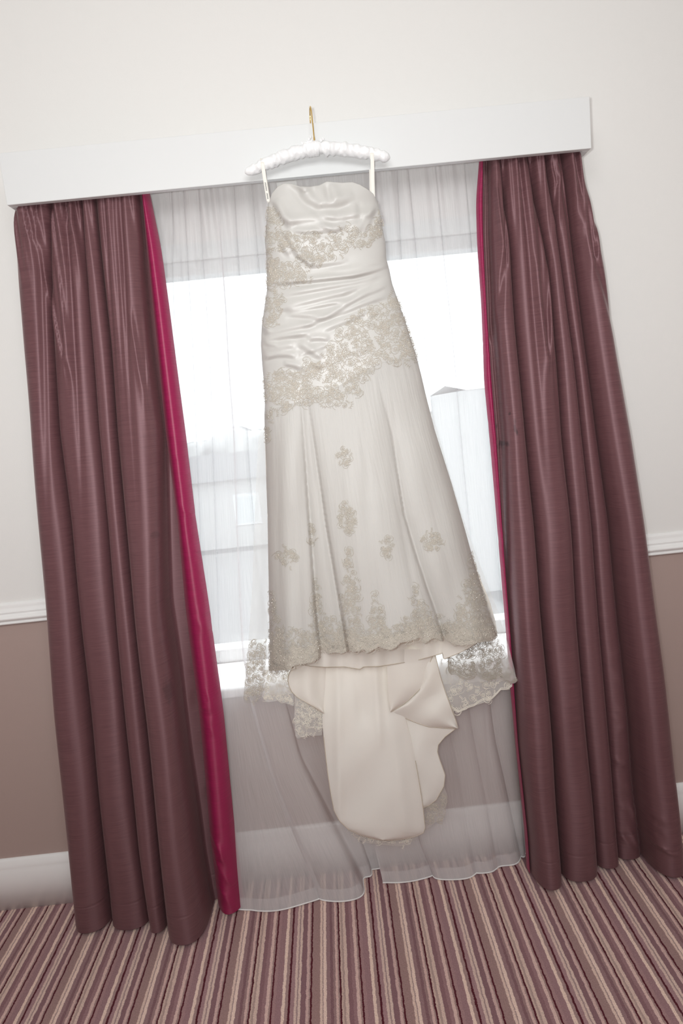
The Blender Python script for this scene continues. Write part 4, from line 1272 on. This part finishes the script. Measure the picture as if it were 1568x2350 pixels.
# hanging loops of ribbon, printed at the left
def loop(pts, w0, w1, Yc, name='hanger_loop'):
    p = np.array(pts, float); n = 40
    c = np.concatenate([[0], np.cumsum(np.hypot(*np.diff(p, axis=0).T))]); tt = np.linspace(0, c[-1], n)
    q = np.stack([np.interp(tt, c, p[:, 0]), np.interp(tt, c, p[:, 1])], 1)
    ww = np.linspace(w0, w1, n)
    Y = np.interp(tt / c[-1], [0, .08, .3, 1], [Yc + .006, Yc - .015, Yc - .012, Yc - .018])
    t = np.linspace(-.5, .5, 5)
    PX = q[:, 0:1] + ww[:, None] * t; PY = q[:, 1:2] + 0 * PX
    V = at(PX, PY, Y[:, None] - .0012 * np.cos(np.pi * t) + 0 * PX)
    top = V[0].copy()
    back = V[::-1].copy(); back[:, :, 1] = np.maximum(-.200 + .004 + 0.026, back[:, :, 1] + .03)
    # over the hanger's arm and down behind it
    arc = []
    for k in range(1, 8):
        a = math.pi * k / 8
        r = top.copy(); r[:, 1] = top[:, 1] + (back[-1][:, 1] - top[:, 1]) * (1 - math.cos(a)) / 2; r[:, 2] = top[:, 2] + .006 * math.sin(a); arc.append(r)
    full = np.concatenate([back, np.array(arc[::-1]), V], 0)
    return grid(name, full, M['ribbon'], dress, uv=np.stack([full[..., 0], full[..., 2]], -1)), (q, ww, Y)


loop1, (q1, w1_, Y1) = loop([(601, 366), (604, 385), (608, 412), (612, 438), (616, 462)], 8.6, 7.4, -.205)
loop([(853.5, 343), (855, 370), (855.6, 410), (857, 452)], 8.6, 8.0, -.205)
# the tiny print running down the ribbon
LP = Lace(lambda x, y, l: at(x, y, np.interp(y, q1[:, 1], Y1) - .0016 - l * .3))
rp_ = random.Random(4)


def glyphs(y0, y1, n, h):
    for k in range(n):
        y = y0 + (y1 - y0) * (k + .5) / n
        x = np.interp(y, q1[:, 1], q1[:, 0])
        t = np.linspace(0, 1, 5)
        LP.ribbon(np.stack([x - h / 2 + h * t, y + rp_.uniform(-.7, .7) * np.sin(t * 6 + k)], 1), .8)
        if k % 2: LP.ribbon(np.stack([x + rp_.uniform(-.3, .3) * h + 0 * t, y - .8 + 1.8 * t], 1), .7)


glyphs(418, 438, 9, 3.2)
glyphs(443, 457, 7, 3.0)
ob = LP.build('ribbon_print', M['ink'], loop1)

# ------------------------------------------------------------------ padded hanger
hang = empty('padded_hanger', at(728, 345, -0.205), 'padded white satin coat hanger with brass hook on the pelmet', 'hanger')
hc = np.array(Z1([(148, 628), (170, 622), (230, 598), (330, 552), (450, 505), (560, 468), (680, 436), (740, 428), (800, 426), (900, 432), (1020, 445), (1150, 466), (1250, 486), (1315, 503), (1335, 508)]), float)
c = np.concatenate([[0], np.cumsum(np.hypot(*np.diff(hc, axis=0).T))]); tt = np.linspace(0, c[-1], 220)
hq = np.stack([np.interp(tt, c, hc[:, 0]), np.interp(tt, c, hc[:, 1])], 1)
for _ in range(6):
    hq[2:-2] = (hq[:-4] + hq[1:-3] + hq[2:-2] + hq[3:-1] + hq[4:]) / 5
Ph = at(hq[:, 0], hq[:, 1], np.full(220, -.205))
s = np.linspace(0, 1, 220)
rad = np.interp(s, [0, .012, .04, .10, .2, .42, .47, .53, .6, .85, .95, .985, 1], [.002, .0075, .0105, .0125, .0150, .0160, .0150, .0150, .0160, .0150, .0135, .0100, .002])
th_ = np.linspace(0, 2 * np.pi, 28, endpoint=False)
Vh = tube_mesh(Ph, rad, 28)
rgh = np.random.default_rng(3)
ru = np.zeros((220, 28))
for k in range(26):                                                   # ruched satin
    f1 = rgh.uniform(30, 170); ru += .075 * np.sin(s[:, None] * f1 * 2 * np.pi / 6 + np.sin(th_ * rgh.integers(1, 3) + rgh.uniform(0, 6))[None] * rgh.uniform(.5, 3) + rgh.uniform(0, 6))
pinch = 1 - .16 * np.exp(-((s - .133) / .010) ** 2) - .14 * np.exp(-((s - .862) / .010) ** 2)
Vh = Ph[:, None] + (Vh - Ph[:, None]) * ((1 + .55 * ru / 2.0) * pinch[:, None])[..., None]
grid('padded_arm', Vh, M['hanger_satin'], hang, closed=True)
i0, i1 = int(.440 * 220), int(.525 * 220)
sb_ = np.linspace(0, 1, i1 - i0)
Vc = tube_mesh(Ph[i0:i1], .0172 + .0012 * np.sin(np.pi * sb_), 28)
ruc = .03 * np.sin(sb_[:, None] * 26) + .02 * np.sin(th_[None] * 5 + sb_[:, None] * 9)
Vc = Ph[i0:i1, None] + (Vc - Ph[i0:i1, None]) * (1 + ruc)[..., None]
o = grid('centre_band', Vc, M['hanger_satin'], hang, closed=True); tag(o, 'shiny satin band tied round the middle')
# the loose knot ends
for (pts) in ([(668, 372), (678, 345), (690, 330)], [(765, 372), (778, 358), (795, 348)], [(640, 400), (652, 380), (668, 372)], [(700, 370), (640, 392), (615, 385)]):
    p = np.array(Z1(pts)); n = 8; t = np.linspace(0, 1, n)
    q = np.stack([np.interp(t, np.linspace(0, 1, len(p)), p[:, 0]), np.interp(t, np.linspace(0, 1, len(p)), p[:, 1])], 1)
    tw = np.linspace(-.5, .5, 4)
    V = at(q[:, 0:1] + 4 * tw * .6, q[:, 1:2] + 5 * tw, -.217 - .003 * np.sin(t * 5)[:, None] + 0 * tw)
    grid('ribbon_end', V, M['hanger_satin'], hang, uv=np.stack([V[..., 0], V[..., 2]], -1))
# brass hook over the pelmet's top edge
b0 = at(722, 326, -.205); b1 = at(718, 285, -.198)
r_h = .0215; zc = PZ1 + .006
Pk = [b0, (b0 + b1) / 2, np.array([b1[0], -.196, b1[2]])]
xk = b1[0]
for a in np.linspace(0, math.pi * 1.12, 22):
    Pk.append(np.array([xk - .0013 * a, -.1745 - r_h * math.cos(a), zc + .006 + r_h * math.sin(a) * 1.1]))
Pk = np.array(Pk)
# smooth
for _ in range(2):
    Pk[1:-1] = (Pk[:-2] + 2 * Pk[1:-1] + Pk[2:]) / 4
grid('hook', tube_mesh(Pk, .0016, 10), M['gold'], hang, closed=True)
grid('hook_collar', tube_mesh(np.array([b0 + (b1 - b0) * .0, b0 + (b1 - b0) * .25]), .0022, 10), M['gold'], hang, closed=True)

# ------------------------------------------------------------------ made-up tilted panel on two rods, added as a body for the fill light
fill_light = empty('added_fill_panel', (-0.1, -3.0, 2.55), 'added white fill light panel, tilted and hung unseen behind the viewer', 'fill_light')
o = boxes('fill_panel_housing', [(-1.13, 1.13, -0.53, 0.53, 0.006, 0.035)], M['upvc'])
o.parent = fill_light
o.rotation_euler = (math.radians(48), 0, 0)
for xx in (-0.9, 0.9):
    rod = np.array([[xx - .1, -3.0, 2.59], [xx - .1, -3.0, 2.77], [xx - .1, -3.0, ZC]])
    grid('fill_panel_rod', tube_mesh(rod, 0.006, 8), M['upvc'], fill_light, closed=True)
